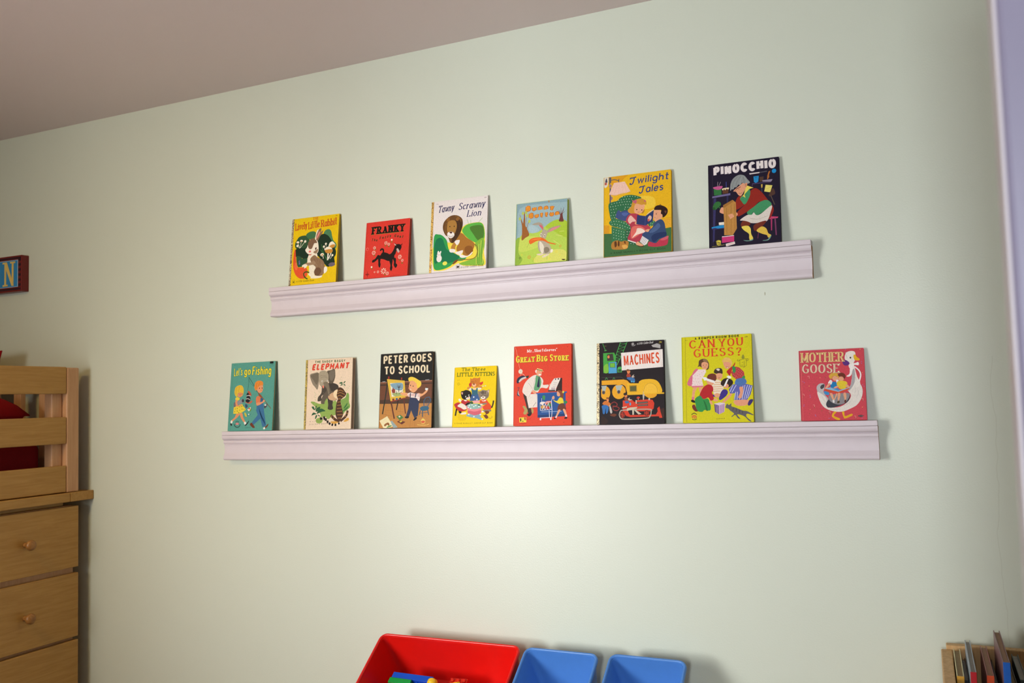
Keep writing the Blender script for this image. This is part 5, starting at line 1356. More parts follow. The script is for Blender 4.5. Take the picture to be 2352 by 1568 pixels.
ART['children_cover'] = '''l A89C0C 1.35:8.9,206.5 9,1.3
t 141410 wideb 6.1:31.9,199.4 78.5,200|A ROMPER
t 141410 wideb 6:82.9,200 137.4,200.7|ROOM BOOK
t D2421C didone 19.7:18.5,178.7 79.7,179.2|CAN
t D2421C didone 18.9:89.7,179.5 146.1,180.4|YOU
t D2421C didone 19.6:28.9,156.6 123.9,157.6|GUESS
t D2421C didone 18.2:129.7,157.3 142.1,157.5|?
t 3A3A14 script 4.2:149.8,197.7 156.6,198.2|49¢
w 5A5A14 2.1:9.6,198.4 15.2,198.5
s 8A8A2A:142,153.1 145.7,158.8 148.5,152.8 147.7,148.4 142.6,148.6
l 4A4A1E 0.75:137.5,145.8 152,148.2 152.4,131.9 147.3,128.4 137.5,131.7 137.5,145.8
l 4A4A1E 0.75:147.6,143.9 147.3,129.1
c 4A4A1E 0.90:133.9,147.5 131.7,145.3 133.8,143 137.5,145.8
c 4A4A1E 0.90:152,146.7 156.3,148 156.2,143.5 152.6,143.7
l 4A4A1E 0.90:141.7,139.7 144.6,139.6
l 4A4A1E 0.90:140.9,133.8 144.5,132.9
s 5A3A20:37.7,133.6 40,138 41.6,148.5 50.7,152.6 59.6,150.7 64.7,141.5 64.6,129.5 59.3,125.2 56.4,131.3 47.5,131.7 43,134.9
s 8A6A48:50.7,151.1 58.1,151.6 62.5,144.6 53.6,145
s DD9C74:47.5,133.2 47.6,142.2 53.6,145 62.5,141.6 62.4,132.6 57.8,126.8 51.9,127
c 8A3A2A 0.75:53.4,132.2 57.2,132.8
e 3A2016 1 0.9 0:51.3,136.8 58.7,137.5
s D26A80:28.6,124.9 35.4,129.9 39.9,126 39.1,120 32.3,118.7 23.2,113
p E6D2CC:39.2,127.5 56.4,126.8 57.8,120.8 47.1,103.2 50.7,86.6 23,87.5 21.7,110.1 30.8,118.8
s D26A80:11.7,92.4 17.1,107.2 24.8,114.5 22.3,89
p D26A80:21.8,88.3 50.7,88.1 50.6,84.8 23,84.5
x B84A54 1.35:30.8,114.3 36.8,112.5 42.8,115.3 26.2,106.9 32.2,105.2 38.2,105 44.2,109.3 27.6,99.3 33.6,97.6 39.6,97.4 45.6,98.7 24.6,93.4 30.5,91.7 36.5,91.5 42.5,92.8 47,91.2 47.3,119.7 51.8,122.5
s DD9C74:26.7,83.6 35.7,84.1 30.4,73.8 27.9,55.9 22.7,56.1 22.8,66.5
s DD9C74:39.5,84 46.9,83.7 46.8,73.3 42.3,70.4
s D26A80:22.4,60.6 27.5,61.2 27.2,55.2 22.7,55.3
s 14100E:20,53.2 24.2,55.3 31.6,50.6 30.1,47.7 22.6,49.4
s DCB25E:96.3,143.1 98.1,149 105.5,153.2 114.3,150.6 119.3,142.2 118.4,134.8 114,136.4 112.7,142.4 100.9,141.5
s DD9874:98.7,140.1 103.9,142.8 114.1,140.9 116.9,133.3 112.4,127.6 105.1,126.4 100.8,132.5
p F2EAE0:106.6,130 110.3,130.6 108.8,127.7
c 6A2A1C 0.90:105.2,130.8 110.3,129.9
s B4201E:106.5,120.4 115.4,128.9 121.3,133.2 126.5,141.1 125.7,134.5 119.7,124.3 113.6,109.7 107.9,115.9
p B0383A:116.6,117 127.1,130.7 135.7,128.1 146.3,117.4 147.5,105.5 141,102.8 128,100.3 119.4,108
x E6C8BC 0.90:129.9,126.9 133.5,123.8 137,122.1 140.6,119.1 143.4,116 126.9,122.5 130.5,120.2 134.1,117.8 137.6,115.5 141.2,112.4 144,109.3 123.9,116.7 127.5,115.1 131.1,112.8 134.7,110.4 138.2,108.1 141.8,105.7 120.9,112.4 124.5,110.1 128.1,107.7 131.7,105.4 125.9,104.8
s 2F8A44:119.8,130.2 125.6,130.8 127.6,121 123.9,115.3 121,118.3
s 2F8A44:141,104.3 147.6,108.5 147.9,101.1 142.4,99.8
s 4A70A8:128,100.3 141,102.8 149.6,99.6 150.8,90.7 134.9,83.9 124.9,88.6
s 3A2A1E:76.3,118.6 78.6,125.9 86,128.9 94.8,126.8 96.9,117.8 94.6,113.4 88.8,116.6 82.9,115.3
s D8CDBE:81.6,125.8 86,127.9 90.4,125.5 87.4,121.9
s DD9C74:80.7,113.9 88.8,116.6 96.1,113.3 94.5,104.5 87.1,100.3 81.3,106.4
c 6A2A1C 0.75:85.7,105.5 90.1,105.4
p E6D6BE:75.2,96.2 82.7,101.9 91.5,98.6 95.7,89.6 98.5,80.6 91,67.6 74.8,66.5 70.7,87.4
l D08A3A 1.05:76.7,94.7 91.4,94.2
l D08A3A 1.05:75.2,89.5 94.3,89.6
l D08A3A 1.05:73.6,84.4 96.4,84.4
l D08A3A 1.05:73.5,79.2 96.3,79.2
l D08A3A 1.05:72.7,74 91.1,74.2
s 3A2A80:86.5,57.4 94,74.9 102.9,77.5 107.9,71.5 104.1,62.8 90.8,52.8
s 3A2A80:69,68.2 77.7,63.5 82.1,58.9 71.8,62.2
s DD9C74:76.3,66.5 83.7,69.3 89.5,64.7 85,58.9 77.7,60.5
s 6A2E1E:59.8,105.7 62.1,113.1 71.1,116.5 79.9,113.9 82,103.4 76.7,97.7 65,102.5
s DD9C74:57.5,101.3 62,102.6 73.8,97.8 75.2,91.8 67.7,87.5 60.4,92.3
p E8E6E2:60.6,104.9 76.8,99.1 78.2,93.2 70.8,94.9 57.5,100.6
s E8E6E2:49.4,107.6 56.1,108.1 60.5,104.2 54.5,99.9 51.6,103
s B01C22:40.8,66 49.9,83.6 61.9,90.7 72.2,85.9 73.5,75.5 70.5,71.1 74.7,56.2 67.3,51.9 61.5,59.5 51.1,56.1 42.2,60.8
s 2E8A42:30.2,57.4 42.2,64.5 49.6,56.1 61.4,56.5 67.1,37.2 64,28.4 52.2,30.1 46.3,25.8 34.4,29 30.8,44
s 1E6A30:49.5,53.9 55.4,46.3 59.6,30 56.6,28.6 52.4,43.4
s DD9C74:63.6,50.6 68.7,51.2 71.6,43 67.2,43.1
s DD9C74:73.2,53.3 79.1,57.6 84.9,50.8 76.1,50.2
s 6E2A20:22.6,41.2 28.6,43.3 33,33.5 35.9,27.5 29.9,27.6 24,33.7
s 2A1A14:91.4,91.2 95.9,100 104.7,104.1 116.4,100.7 120.6,93.2 116.1,86 108.8,81.8 97.1,85.1
s DD9874:98.6,85.1 106,90.7 110.3,86.2 107.3,80.4 101.5,81.3
p E8E6E2:106.2,101.1 110.6,102.4 103,84.9 97.9,84.4
s E8E6E2:106.3,107 110.7,109.8 117.2,105.9 112,102.4
p 5A60A8:110.1,77.3 119.1,88.8 129.2,88.5 136.3,83.9 149.4,89.3 165.7,84.4 160.3,64.1 150,49.1 134.3,51.7 121.3,52 124.5,68.1 112.9,66.9
l D6D8E2 1.20:120.5,87.3 112.9,71.3
l D6D8E2 1.20:127.7,87.1 117.3,69.8
l D6D8E2 1.20:126,71 123.5,52.7
l D6D8E2 1.20:130.3,70.8 128.5,52.6
l D6D8E2 1.20:134.5,61.9 134.3,52.4
l D6D8E2 1.20:147.9,86.4 140,51.5
l D6D8E2 1.20:153.6,86.2 144.3,51.4
l D6D8E2 1.20:158.6,85.3 148.6,52.8
l D6D8E2 1.20:162.9,83.7 153,55.6
l D6D8E2 1.20:143.5,85.1 141.8,70.5
s DD9874:134.8,81 142.1,82.2 143.3,73.4 138.7,56 132.9,56.1 131.5,59.1 136,69.2
s DD9874:96.6,51.2 112.9,66.9 117.2,65.3 109.8,55.3 98,46.8 93.6,48.3
s DD9874:122,50.5 154.3,51.2 152.7,41 139.8,37.7 125.4,40.2
s 3A2A6A:152.7,41 157.2,51.1 165,52.4 164.2,46.6 156.9,38
p 5A3A70:75.3,43.6 85.5,40.4 85.6,19.1 76.5,25.2
p C8A8C4:85.5,40.4 100.9,45.2 98.4,24.7 85.6,18.9
l C8B8CC 0.90:78.9,42.1 80.1,22.9
l C8B8CC 0.90:82.6,40.5 83,20.7
l 8A5A8E 1.20:89.1,41.1 88.8,20.5
l 8A5A8E 1.20:93.6,42.5 92.5,21.9
l 8A5A8E 1.20:97.2,43.1 96.2,24.1
p D8C8D4:74.5,44.4 89.2,47 101.6,45.2 86.2,40
s 5E5A5C:101.4,34.9 105.2,43.6 109.5,40.6 115.4,44.1 115.3,37.5 123.9,34.4 141,26.8 150.9,25.1 165,16.9 163.5,15.5 150.8,19.3 149.3,12.1 160.4,1.8 154.8,2.6 143.6,13.7 127.9,18.3 134.9,8 129.2,9.6 123.6,17 116.3,12.7 114.9,14.2 120.7,19.9 112.2,27.4 107.9,31.9
l 3A383A 1.05:119.6,34.5 118,27.3
l 3A383A 1.05:126.7,32.2 125.9,24.2
l 3A383A 1.05:133.9,29.1 133,21.1
l 3A383A 1.05:141,26.8 140.1,19.5
s CC3A30:21.6,16.7 26.8,18.1 32.8,16.5 32,11.3 26.8,10.7 22.3,12.2
l CDC40A 1.20:22.8,16.7 25,12.2 27.1,15.8 29.5,12.1 31.7,16.5
c 2A2A14 1.65:20.9,19.7 26.9,23.3 33.1,20.2
c 2A2A14 1.35:22.3,9.3 27.5,7.3 33,9.5
w 6A6414 2.6:79.2,7.5 100.3,8.6'''
ART['goose_cover'] = '''l D86A66 0.93:3.5,161 4,0.1
x D9A060 1.86:44.1,96.8 19.7,78.6 20.1,25.6 130.3,28 133.3,105.1 131.4,157.7
x 8A78B4 1.75:6.3,89.5 9.6,86.9 20.9,57.5 21.4,53.3 7.2,36.3 6.6,33.3 45.8,30.2 30.6,12.6 31.7,10.2 59.8,4.6 132.9,129.9 132.8,125.8 132.7,78 135.8,74.3 128.6,3.8 100.6,159
x 8A5A3C 2.10:19.6,94.9 55.9,96.3 30.1,82.4 20.1,68.4 7.1,54.4 29.3,29.5 18.8,16.6 60.7,15.3 131.2,42.7 116,3 36.8,101.4 7.2,104 8.4,83.4 45,21.8 21.8,158.7
c D9A898 0.70:16.9,100.5 20.3,101.5 20.8,96.1
c D9A898 0.70:5,60.5 7.8,60.4 8.3,56.8
c D9A898 0.70:26.7,35.6 29.5,35.5 30,31.3
c D9A898 0.70:59.1,20.2 61.9,20.1 62.4,15.9
c D9A898 0.70:129.7,47.4 132.4,46.8 132.3,42.6
c D9A898 0.70:112.8,9 115.5,8.3 115.4,4.2
s B8B4B2:35.6,73.8 40.3,82 48.3,84 53.8,80.2 51.3,69.5 50.1,64.8 53.3,57.5 59.8,47.6 55,38.2 54.9,31.1 46,38.6 39.7,55.6
s 4A4448:43.6,75.8 47.1,80.5 52.7,81.4 51.4,74.3 45.7,70.9
s E0D8CE:36.4,62.9 42.1,62.7 55.3,50.2 57.1,31 61.6,28.5 84,30.1 100.9,41.4 107.9,55.4 101.6,67.5 109.5,76.6 118.5,83.3 128.3,79.4 132.4,66.2 129.8,49.8 119.5,33.6 103.8,24.7 88.2,19.2 72.6,19.7 54.7,26.3 43.8,38.6
s E6DFD4:108.3,71.9 111.1,93.1 113.6,107.2 106.2,118.3 105.3,129 98.9,135.3 98.5,143.6 102.6,151.7 110.4,154.8 119.2,153.1 121.2,145.9 119.8,134.2 116.3,126.1 118.3,116.5 122.2,97.4 128.3,80.5 118.2,71.5
s A8A4A4:112.5,107.3 116.6,114.2 118.5,102.3 116.3,83.4 108.3,69.6 101.5,65.1 109.7,83.7
s 3A3A42:55.1,39.4 62,47.6 68.6,42.5 73,37.6 84.1,34.8 95.3,39.2 104.6,55.5 105.6,50.7 99.8,40.2 84,32.5 66,28.3 56,31
s 8A8688:64.5,57 101.4,60.4 104.5,53.1 95.3,39.2 81.9,34.9 68.6,39 60.9,47.6
c C2BCB4 0.70:116.1,75.2 118.1,66.8 115.7,59.8
c C2BCB4 0.70:122.6,69 123.4,59.5 118.8,50.2
c C2BCB4 0.70:106.5,41.2 99.7,35.5 90.7,31.1
c C2BCB4 0.70:61.5,25.5 72.7,23.9 83.8,24.7
c C2BCB4 0.70:46.5,56.5 49.6,46.8 55.1,39.4
c C2BCB4 0.70:117.8,97.6 120.3,88
c D8D2CA 1.05:100.3,150.6 104.8,152.8
c B8B2AC 0.70:101.4,147 103.4,138.6
s E0AC1E:117,145 120.7,146.2 123.3,141.1 129.2,136 127.5,132.6 119.8,133.6 117.2,137.8
e 2A1E18 1.6 2.2 0:110.3,139.6
s EDE8E2:107.4,124.1 114.1,126.2 119.6,127.1 126.3,129.1 126.6,122 118.4,123 114,120.3
s EDE8E2:108.4,118.2 114,120.3 111.3,102.6 105.6,97 100.1,98.4 106.9,104
c EDE8E2 2.79:118.3,118.8 126.9,110.1 129.9,99.4 126.3,85.4
s DDA81A:70.3,19.2 75.9,18.4 70.1,10.3 82.2,4 81,0.4 74.3,1.8 65.6,9.2
s DDA81A:87.6,18.1 92,19.1 93.5,9 106.9,13.9 108.4,9.7 93.3,3.6 90.1,7.3
s D2A43A:62.8,100.1 68,105.9 74.8,107.9 81.4,105.2 84.6,99.1 82.3,94.5 79,99.4 71.2,98.6 68.8,93.9 65.4,94
s DFA07C:70,95 74.6,99.6 81.2,96.9 82.2,92.1 76.5,88.8 72.1,90.2
s 6A2E1C:81.9,101.6 85.9,105.6 92.6,105.9 98,100.9 97.3,93.8 93.3,92.8 92.4,97.6 85.7,97.9
s DFA07C:82.8,93.3 86.8,97.8 92.3,96.4 94.4,91.5 89.9,87.6 84.3,89
s 1F78B0:67.5,85.6 78.7,85.1 78.4,74.4 66.1,73.7
s E8E0DC:60.7,84.7 65.4,91.1 69.8,87.9 67.4,80.8 61.8,82.3
s E8E0DC:77.7,89.9 82.2,90.9 83.2,87.3 79.7,82.7
s DCC030:78.6,81.5 83.2,87.9 96.5,87.3 101.4,81.7 97.2,71.2 85,70.5
s DFA07C:61.8,83.4 65.1,80.9 57,71.7 52.5,71.3
s DFA07C:97.5,79.5 103,78.1 105.6,72.1 99.5,73.5
s DFA07C:73.9,74.6 81.8,77.8 81.7,74.2 72.7,71
p 8AB4CC:53.6,71.8 65,74.3 82.7,67.1 105,72.7 104.4,70.9 81.4,61.7 55.8,69.3
p 4A8AC0:69.4,71.2 80.6,71.9 84.9,67.6 81.5,65.9
p CE4A26:53.1,71.8 81.5,63.5 105.6,71.8 104.9,68.5 82.5,59.9 55.7,65.2
s 3A88BE:51.2,65.9 61.3,63.1 61.2,57.2 53.3,58.7
s DFA07C:63.5,60.7 69.1,59.8 72.2,48.4 76.9,60.1 79.1,57.7 73.2,46 69.8,44.9 66.6,51
s DFA07C:80.3,60 85.8,59.8 83.3,46.8 79.9,44.5
s DFA07C:92,59.5 97.5,60.5 97.8,48.6 94.4,45.2
s E6E0DC:68.7,44.9 72.1,46 72.5,40 69.7,39.5
s 4A3A1C:78.7,42.2 83.2,43.2 83.1,39.1 78.6,38
s 5A2A1C:93.8,44 97.1,45.1 96.5,39.8 93.7,39.3
s 5A2E78:93.2,130.8 98.9,135.3 106.5,130.1 107.5,125.3 101.8,122.1 95.8,123.6
s 2A1A1E:120,8.8 126,11 132.6,9 126.5,6.2
l B8A8A4 0.70:121.6,8.8 131.5,8.7
t 7A1A2A tuscan 22.3:4.6,133.1 96,131.6|MOTHER
t E6C88A tuscanin 22.3:4.6,133.1 96,131.6|MOTHER
t C8924A crack 22.3:4.6,133.1 96,131.6|MOTHER
t 7A1A2A tuscan 21.1:5.8,108.1 85.4,106.2|GOOSE
t E6D2B4 tuscanin 21.1:5.8,108.1 85.4,106.2|GOOSE
t B4885A crack 21.1:5.8,108.1 85.4,106.2|GOOSE'''

# ------------------------------------------------------------------ lettering: a stroke alphabet
# glyph: width | stroke | stroke ...   ('~' = smooth curve); cap height 1, x-height .64
GL = {
    'A': '.72|0,0 .36,1 .72,0|.14,.35 .58,.35', 'B': '.6|0,0 0,1|~0,1 .3,1 .5,.93 .52,.75 .45,.58 .28,.53 0,.53|~.28,.53 .5,.48 .6,.3 .54,.08 .32,0 0,0',
    'C': '.68|~.66,.8 .5,.98 .28,.98 .06,.76 0,.5 .06,.24 .28,.02 .5,.02 .68,.2', 'D': '.68|0,0 0,1|~0,1 .3,1 .56,.86 .68,.5 .56,.14 .3,0 0,0',
    'E': '.55|0,0 0,1|0,1 .55,1|0,.52 .44,.52|0,0 .55,0', 'F': '.52|0,0 0,1|0,1 .52,1|0,.52 .42,.52',
    'G': '.72|~.66,.8 .5,.98 .28,.98 .06,.76 0,.5 .06,.24 .28,.02 .5,.02 .7,.14|.7,.12 .7,.45|.42,.45 .72,.45', 'H': '.66|0,0 0,1|.66,0 .66,1|0,.52 .66,.52',
    'I': '.0|0,0 0,1', 'K': '.62|0,0 0,1|.6,1 .02,.42|.2,.6 .64,0', 'L': '.5|0,1 0,0|0,0 .5,0', 'M': '.8|0,0 0,1|0,1 .4,.12 .8,1|.8,1 .8,0',
    'N': '.66|0,0 0,1|0,1 .66,0|.66,0 .66,1', 'O': '.74|~.37,1 .1,.86 0,.5 .1,.14 .37,0 .64,.14 .74,.5 .64,.86 .37,1', 'P': '.58|0,0 0,1|~0,1 .34,1 .54,.92 .58,.73 .52,.54 .34,.46 0,.46',
    'R': '.62|0,0 0,1|~0,1 .34,1 .54,.92 .57,.74 .5,.56 .34,.5 0,.5|.3,.5 .62,0', 'S': '.56|~.52,.82 .4,.98 .18,.98 .03,.86 .04,.66 .2,.55 .38,.47 .54,.34 .54,.14 .4,.02 .16,.01 .0,.18',
    'T': '.72|0,1 .72,1|.36,1 .36,0', 'U': '.66|~0,1 0,.4 .08,.1 .33,0 .58,.1 .66,.4 .66,1', 'Y': '.68|0,1 .34,.46 .68,1|.34,.46 .34,0', 'J': '.5|~.5,1 .5,.3 .42,.06 .22,0 .04,.1 0,.26',
    'a': '.46|~.44,.5 .32,.64 .14,.64 0,.46 0,.2 .12,.02 .3,.02 .45,.2|.46,.64 .46,0', 'b': '.46|0,1 0,0|~0,.46 .14,.63 .32,.63 .46,.46 .46,.2 .34,.02 .14,.02 0,.18', 'c': '.42|~.42,.5 .28,.64 .12,.6 0,.42 0,.22 .12,.03 .28,.01 .43,.14',
    'd': '.46|.46,1 .46,0|~.46,.46 .32,.63 .14,.63 0,.46 0,.2 .12,.02 .32,.02 .46,.18', 'e': '.46|0,.34 .46,.34|~.46,.34 .44,.56 .24,.65 .04,.5 0,.3 .06,.08 .26,0 .44,.12', 'g': '.46|~.46,.46 .32,.63 .14,.63 0,.46 0,.22 .14,.04 .32,.04 .46,.2|~.46,.64 .46,-.14 .34,-.3 .14,-.3 .02,-.2',
    'h': '.44|0,1 0,0|~0,.42 .14,.62 .32,.62 .44,.44 .44,0', 'i': '.0|0,.64 0,0|0,.86 0,.9', 'k': '.42|0,1 0,0|.4,.64 .02,.26|.14,.36 .44,0', 'l': '.0|0,1 0,0', 'm': '.74|0,.64 0,0|~0,.42 .12,.62 .28,.62 .37,.44 .37,0|~.37,.42 .48,.62 .64,.62 .74,.44 .74,0',
    'n': '.44|0,.64 0,0|~0,.42 .14,.62 .32,.62 .44,.44 .44,0', 'o': '.5|~.25,.65 .06,.54 0,.32 .06,.1 .25,0 .44,.1 .5,.32 .44,.54 .25,.65', 'r': '.3|0,.64 0,0|~0,.4 .1,.58 .22,.64 .32,.58', 's': '.38|~.36,.54 .24,.64 .1,.63 .02,.5 .12,.38 .28,.3 .38,.2 .32,.05 .16,0 .0,.1',
    't': '.34|~.14,1 .14,.2 .2,.03 .34,.05|0,.64 .32,.64', 'u': '.44|~0,.64 0,.2 .1,.02 .26,.02 .44,.22|.44,.64 .44,0', 'v': '.44|0,.64 .22,0 .44,.64', 'w': '.68|0,.64 .17,0 .34,.6 .51,0 .68,.64', 'y': '.46|0,.64 .24,.02|.46,.64 .24,.02 .12,-.28',
    'z': '.42|0,.64 .42,.64 0,0 .42,0', '.': '.04|.02,.0 .02,.03', "'": '.06|.06,1 .03,.8', '?': '.46|~.0,.78 .08,.96 .26,1 .44,.9 .45,.7 .32,.52 .22,.4 .22,.26|.22,.0 .22,.04', '-': '.3|0,.42 .3,.42',
    '2': '.46|~.02,.8 .12,.98 .32,.98 .44,.82 .4,.62 .2,.3 0,0|0,0 .46,0', '3': '.46|~.04,.86 .2,1 .4,.94 .42,.7 .24,.54|~.24,.54 .46,.44 .44,.14 .24,0 .02,.12', '4': '.5|.38,0 .38,1 0,.3 .5,.3', '5': '.46|.42,1 .08,1 .06,.58|~.06,.58 .24,.64 .44,.5 .44,.16 .22,0 .02,.1',
    '9': '.46|~.44,.7 .36,.95 .12,.97 .02,.72 .12,.5 .34,.52 .44,.7 .42,.3 .26,0', '8': '.46|~.23,.54 .04,.7 .1,.96 .36,.96 .42,.7 .23,.54 .02,.3 .1,.02 .36,.02 .44,.3 .23,.54', '\u00a2': '.36|~.36,.62 .2,.74 .04,.58 .04,.34 .2,.2 .36,.32|.2,.1 .2,.86', 'x': '.42|0,.64 .42,0|.42,.64 0,0',
}
SCRIPTCAP = {'T': '.7|~.0,.74 .06,.92 .3,.9 .72,.98|~.5,.93 .46,.5 .4,.1 .22,-.06 .06,.04 .12,.16'}
SERIFX = {'T': '|0,1 0,.8|.72,1 .72,.8', 'E': '|.55,1 .55,.82|.55,0 .55,.18', 'F': '|.52,1 .52,.82', 'L': '|.5,0 .5,.2', 'Z': ''}
# style: stem width, hairline width, serif length, slant, spacing, small capitals, bounce
ST = {
    'serif': (.18, .11, .1, 0, .2, 0, 0), 'fserif': (.165, .095, .1, 0, .17, 0, 0), 'sans': (.15, .13, 0, 0, .24, 0, 0), 'sansw': (.16, .14, 0, 0, .5, 0, 0), 'script': (.11, .08, 0, .3, .16, 0, 0),
    'western': (.27, .16, .16, 0, .34, 0, 0), 'wide': (.26, .18, 0, .1, .75, 0, .05), 'iserif': (.14, .065, .07, .22, .2, 0, 0), 'fat': (.56, .44, 0, 0, .5, 0, 0), 'fatin': (.40, .30, 0, 0, .5, 0, 0),
    'cursive': (.16, .15, 0, .16, .13, 0, 0), 'cartoon': (.36, .3, 0, 0, .38, 0, .05), 'cartoonin': (.30, .25, 0, 0, .38, 0, .05), 'hand': (.225, .215, 0, .04, .25, 0, 0), 'handin': (.145, .135, 0, .04, .25, 0, 0),
    'comic': (.25, .21, 0, 0, .36, 0, .03), 'comicfat': (.28, .25, 0, .2, .36, 0, .03), 'comicfatin': (.215, .2, 0, .2, .36, 0, .03), 'block': (.215, .18, 0, 0, .3, 0, .02), 'crack': (.035, .03, 0, 0, .3, 0, 0),
    'slab': (.175, .115, .11, 0, .26, 0, 0), 'slabb': (.22, .17, .13, 0, .34, 0, 0), 'cslab': (.21, .13, .13, 0, .34, 1, 0), 'cond': (.185, .15, 0, 0, .3, 0, 0), 'wideb': (.25, .18, 0, 0, .5, 0, 0), 'didone': (.2, .07, .12, 0, .26, 0, 0),
    'tuscan': (.22, .1, .14, 0, .2, 0, 0), 'tuscanin': (.18, .075, .13, 0, .2, 0, 0),
}


def catmull(P, closed, n=5):
    out, m = [], len(P)
    if m < 3:
        return list(P)
    for i in range(m if closed else m - 1):
        if closed:
            p = [P[(i + k) % m] for k in (-1, 0, 1, 2)]
        else:
            p = [P[max(0, min(m - 1, i + k))] for k in (-1, 0, 1, 2)]
        for s in range(n):
            t = s / n
            out.append(tuple(0.5 * (2 * p[1][a] + (p[2][a] - p[0][a]) * t + (2 * p[0][a] - 5 * p[1][a] + 4 * p[2][a] - p[3][a]) * t * t + (3 * p[1][a] - p[0][a] - 3 * p[2][a] + p[3][a]) * t ** 3) for a in (0, 1)))
    if not closed:
        out.append(tuple(P[-1]))
    return out


def ribbon(P, wx, wy, cap=0.0):
    """strip of quads of a stroke drawn with an elliptical pen wx by wy (full widths), mitred"""
    Q = [(x / wx, y / wy) for x, y in P]
    Q = [q for i, q in enumerate(Q) if i == 0 or math.hypot(q[0] - Q[i - 1][0], q[1] - Q[i - 1][1]) > 1e-4]
    m = len(Q)
    if m < 2:
        return []
    D = []
    for i in range(m - 1):
        d = math.hypot(Q[i + 1][0] - Q[i][0], Q[i + 1][1] - Q[i][1])
        D.append(((Q[i + 1][0] - Q[i][0]) / d, (Q[i + 1][1] - Q[i][1]) / d))
    Q[0] = (Q[0][0] - D[0][0] * cap, Q[0][1] - D[0][1] * cap)
    Q[-1] = (Q[-1][0] + D[-1][0] * cap, Q[-1][1] + D[-1][1] * cap)
    Lp, Rp = [], []
    for i in range(m):
        d0, d1 = D[max(0, i - 1)], D[min(m - 2, i)]
        nx, ny = -d0[1] - d1[1], d0[0] + d1[0]
        k = math.hypot(nx, ny)
        if k < 0.5:
            nx, ny, k = -d1[1], d1[0], 1.0
            s = 0.5
        else:
            s = min(1.1, 0.5 / (k / 2))
        nx, ny = nx / k * s, ny / k * s
        Lp.append(((Q[i][0] + nx) * wx, (Q[i][1] + ny) * wy))
        Rp.append(((Q[i][0] - nx) * wx, (Q[i][1] - ny) * wy))
    return [[Lp[i], Rp[i], Rp[i + 1], Lp[i + 1]] for i in range(m - 1)]


def lettering(txt, style, h, a, b):
    outline = style + 'in' if style + 'in' in ST else style
    sw, hw, sf, sl, gap, caps, bounce = ST[outline]          # an outline is spaced like the letters laid over it
    psw, phw, psf = ST[style][:3]
    glyphs, x = [], 0.0
    prev_cap = False
    for i, ch in enumerate(txt):
        if ch == ' ':
            x += 0.42 + gap * 0.4
            continue
        k = 1.0
        if caps and ch.islower():
            ch, k = ch.upper(), 0.74
        d = SCRIPTCAP[ch] if style == 'cursive' and ch in SCRIPTCAP else GL.get(ch)
        if d is None:
            continue
        if psf and style != 'serif':
            d += SERIFX.get(ch, '')
        p = d.split('|')
        w = float(p[0])
        S = []
        for s in p[1:]:
            sm = s[0] == '~'
            pts = [tuple(float(v) for v in q.split(',')) for q in s.lstrip('~').split()]
            S.append((catmull(pts, False, 4) if sm else pts, sm))
        dy = bounce * math.sin(i * 2.3)
        glyphs.append((x + sw / 2, dy, k, S))
        x += w * k + sw + gap
    tot = max(1e-6, x - gap)
    L = math.hypot(b[0] - a[0], b[1] - a[1])
    ux, uy = (b[0] - a[0]) / L, (b[1] - a[1]) / L
    kx = L / tot
    polys = []

    def place(px, py):
        px += sl * py
        return (a[0] + ux * px - uy * py, a[1] + uy * px + ux * py)
    pw, ph = psw * min(h, kx * 1.6), phw * h
    lh = hw * h
    for gx, dy, k, S in glyphs:
        sub = 0
        for pts, sm in S:
            Q = []
            for px, py in pts:
                X = (gx + px * k) * kx
                Y = lh / 2 + (py * k + dy) * (h - lh)
                Q.append((X, Y))
            R = ribbon(Q, pw, ph, 0.0 if sm else (0.15 if len(Q) > 2 or abs(Q[0][0] - Q[1][0]) > abs(Q[0][1] - Q[1][1]) else 0.15))
            if len(Q) == 2 and abs(Q[0][1] - Q[1][1]) < 0.08 * h and abs(Q[0][0] - Q[1][0]) < 1e-6:   # a dot
                cx, cy = Q[0]
                R = [[(cx + pw * .55 * math.cos(q * PI / 4), cy + pw * .55 * math.sin(q * PI / 4)) for q in range(8)]]
            sub += 1
            if psf:
                for (ex, ey), (nx, ny) in ((Q[0], Q[1]), (Q[-1], Q[-2])):
                    if abs(ny - ey) > 0.5 * abs(nx - ex) and (abs(pts[0][1] if (ex, ey) == Q[0] else pts[-1][1]) < .03 or (pts[0][1] if (ex, ey) == Q[0] else pts[-1][1]) in (1, .64)):
                        s = ph * 0.5
                        hwid = pw / 2 + psf * h * 0.6
                        sub += 1
                        polys.append(([place(px, py) for px, py in ((ex - hwid, ey - s), (ex + hwid, ey - s), (ex + hwid, ey + s), (ex - hwid, ey + s))], sub))
            for poly in R:
                polys.append(([place(px, py) for px, py in poly], sub))
            sub += 1
    return polys


def clip(poly, x0, x1, y0, y1):
    for ax, lim, sgn in ((0, x0, 1), (0, x1, -1), (1, y0, 1), (1, y1, -1)):
        out, m = [], len(poly)
        for i in range(m):
            p, q = poly[i], poly[(i + 1) % m]
            ip, iq = (p[ax] - lim) * sgn >= 0, (q[ax] - lim) * sgn >= 0
            if ip:
                out.append(p)
            if ip != iq:
                t = (lim - p[ax]) / (q[ax] - p[ax])
                out.append((p[0] + t * (q[0] - p[0]), p[1] + t * (q[1] - p[1])))
        poly = out
        if len(poly) < 3:
            return []
    return poly


INK_K = 1.02


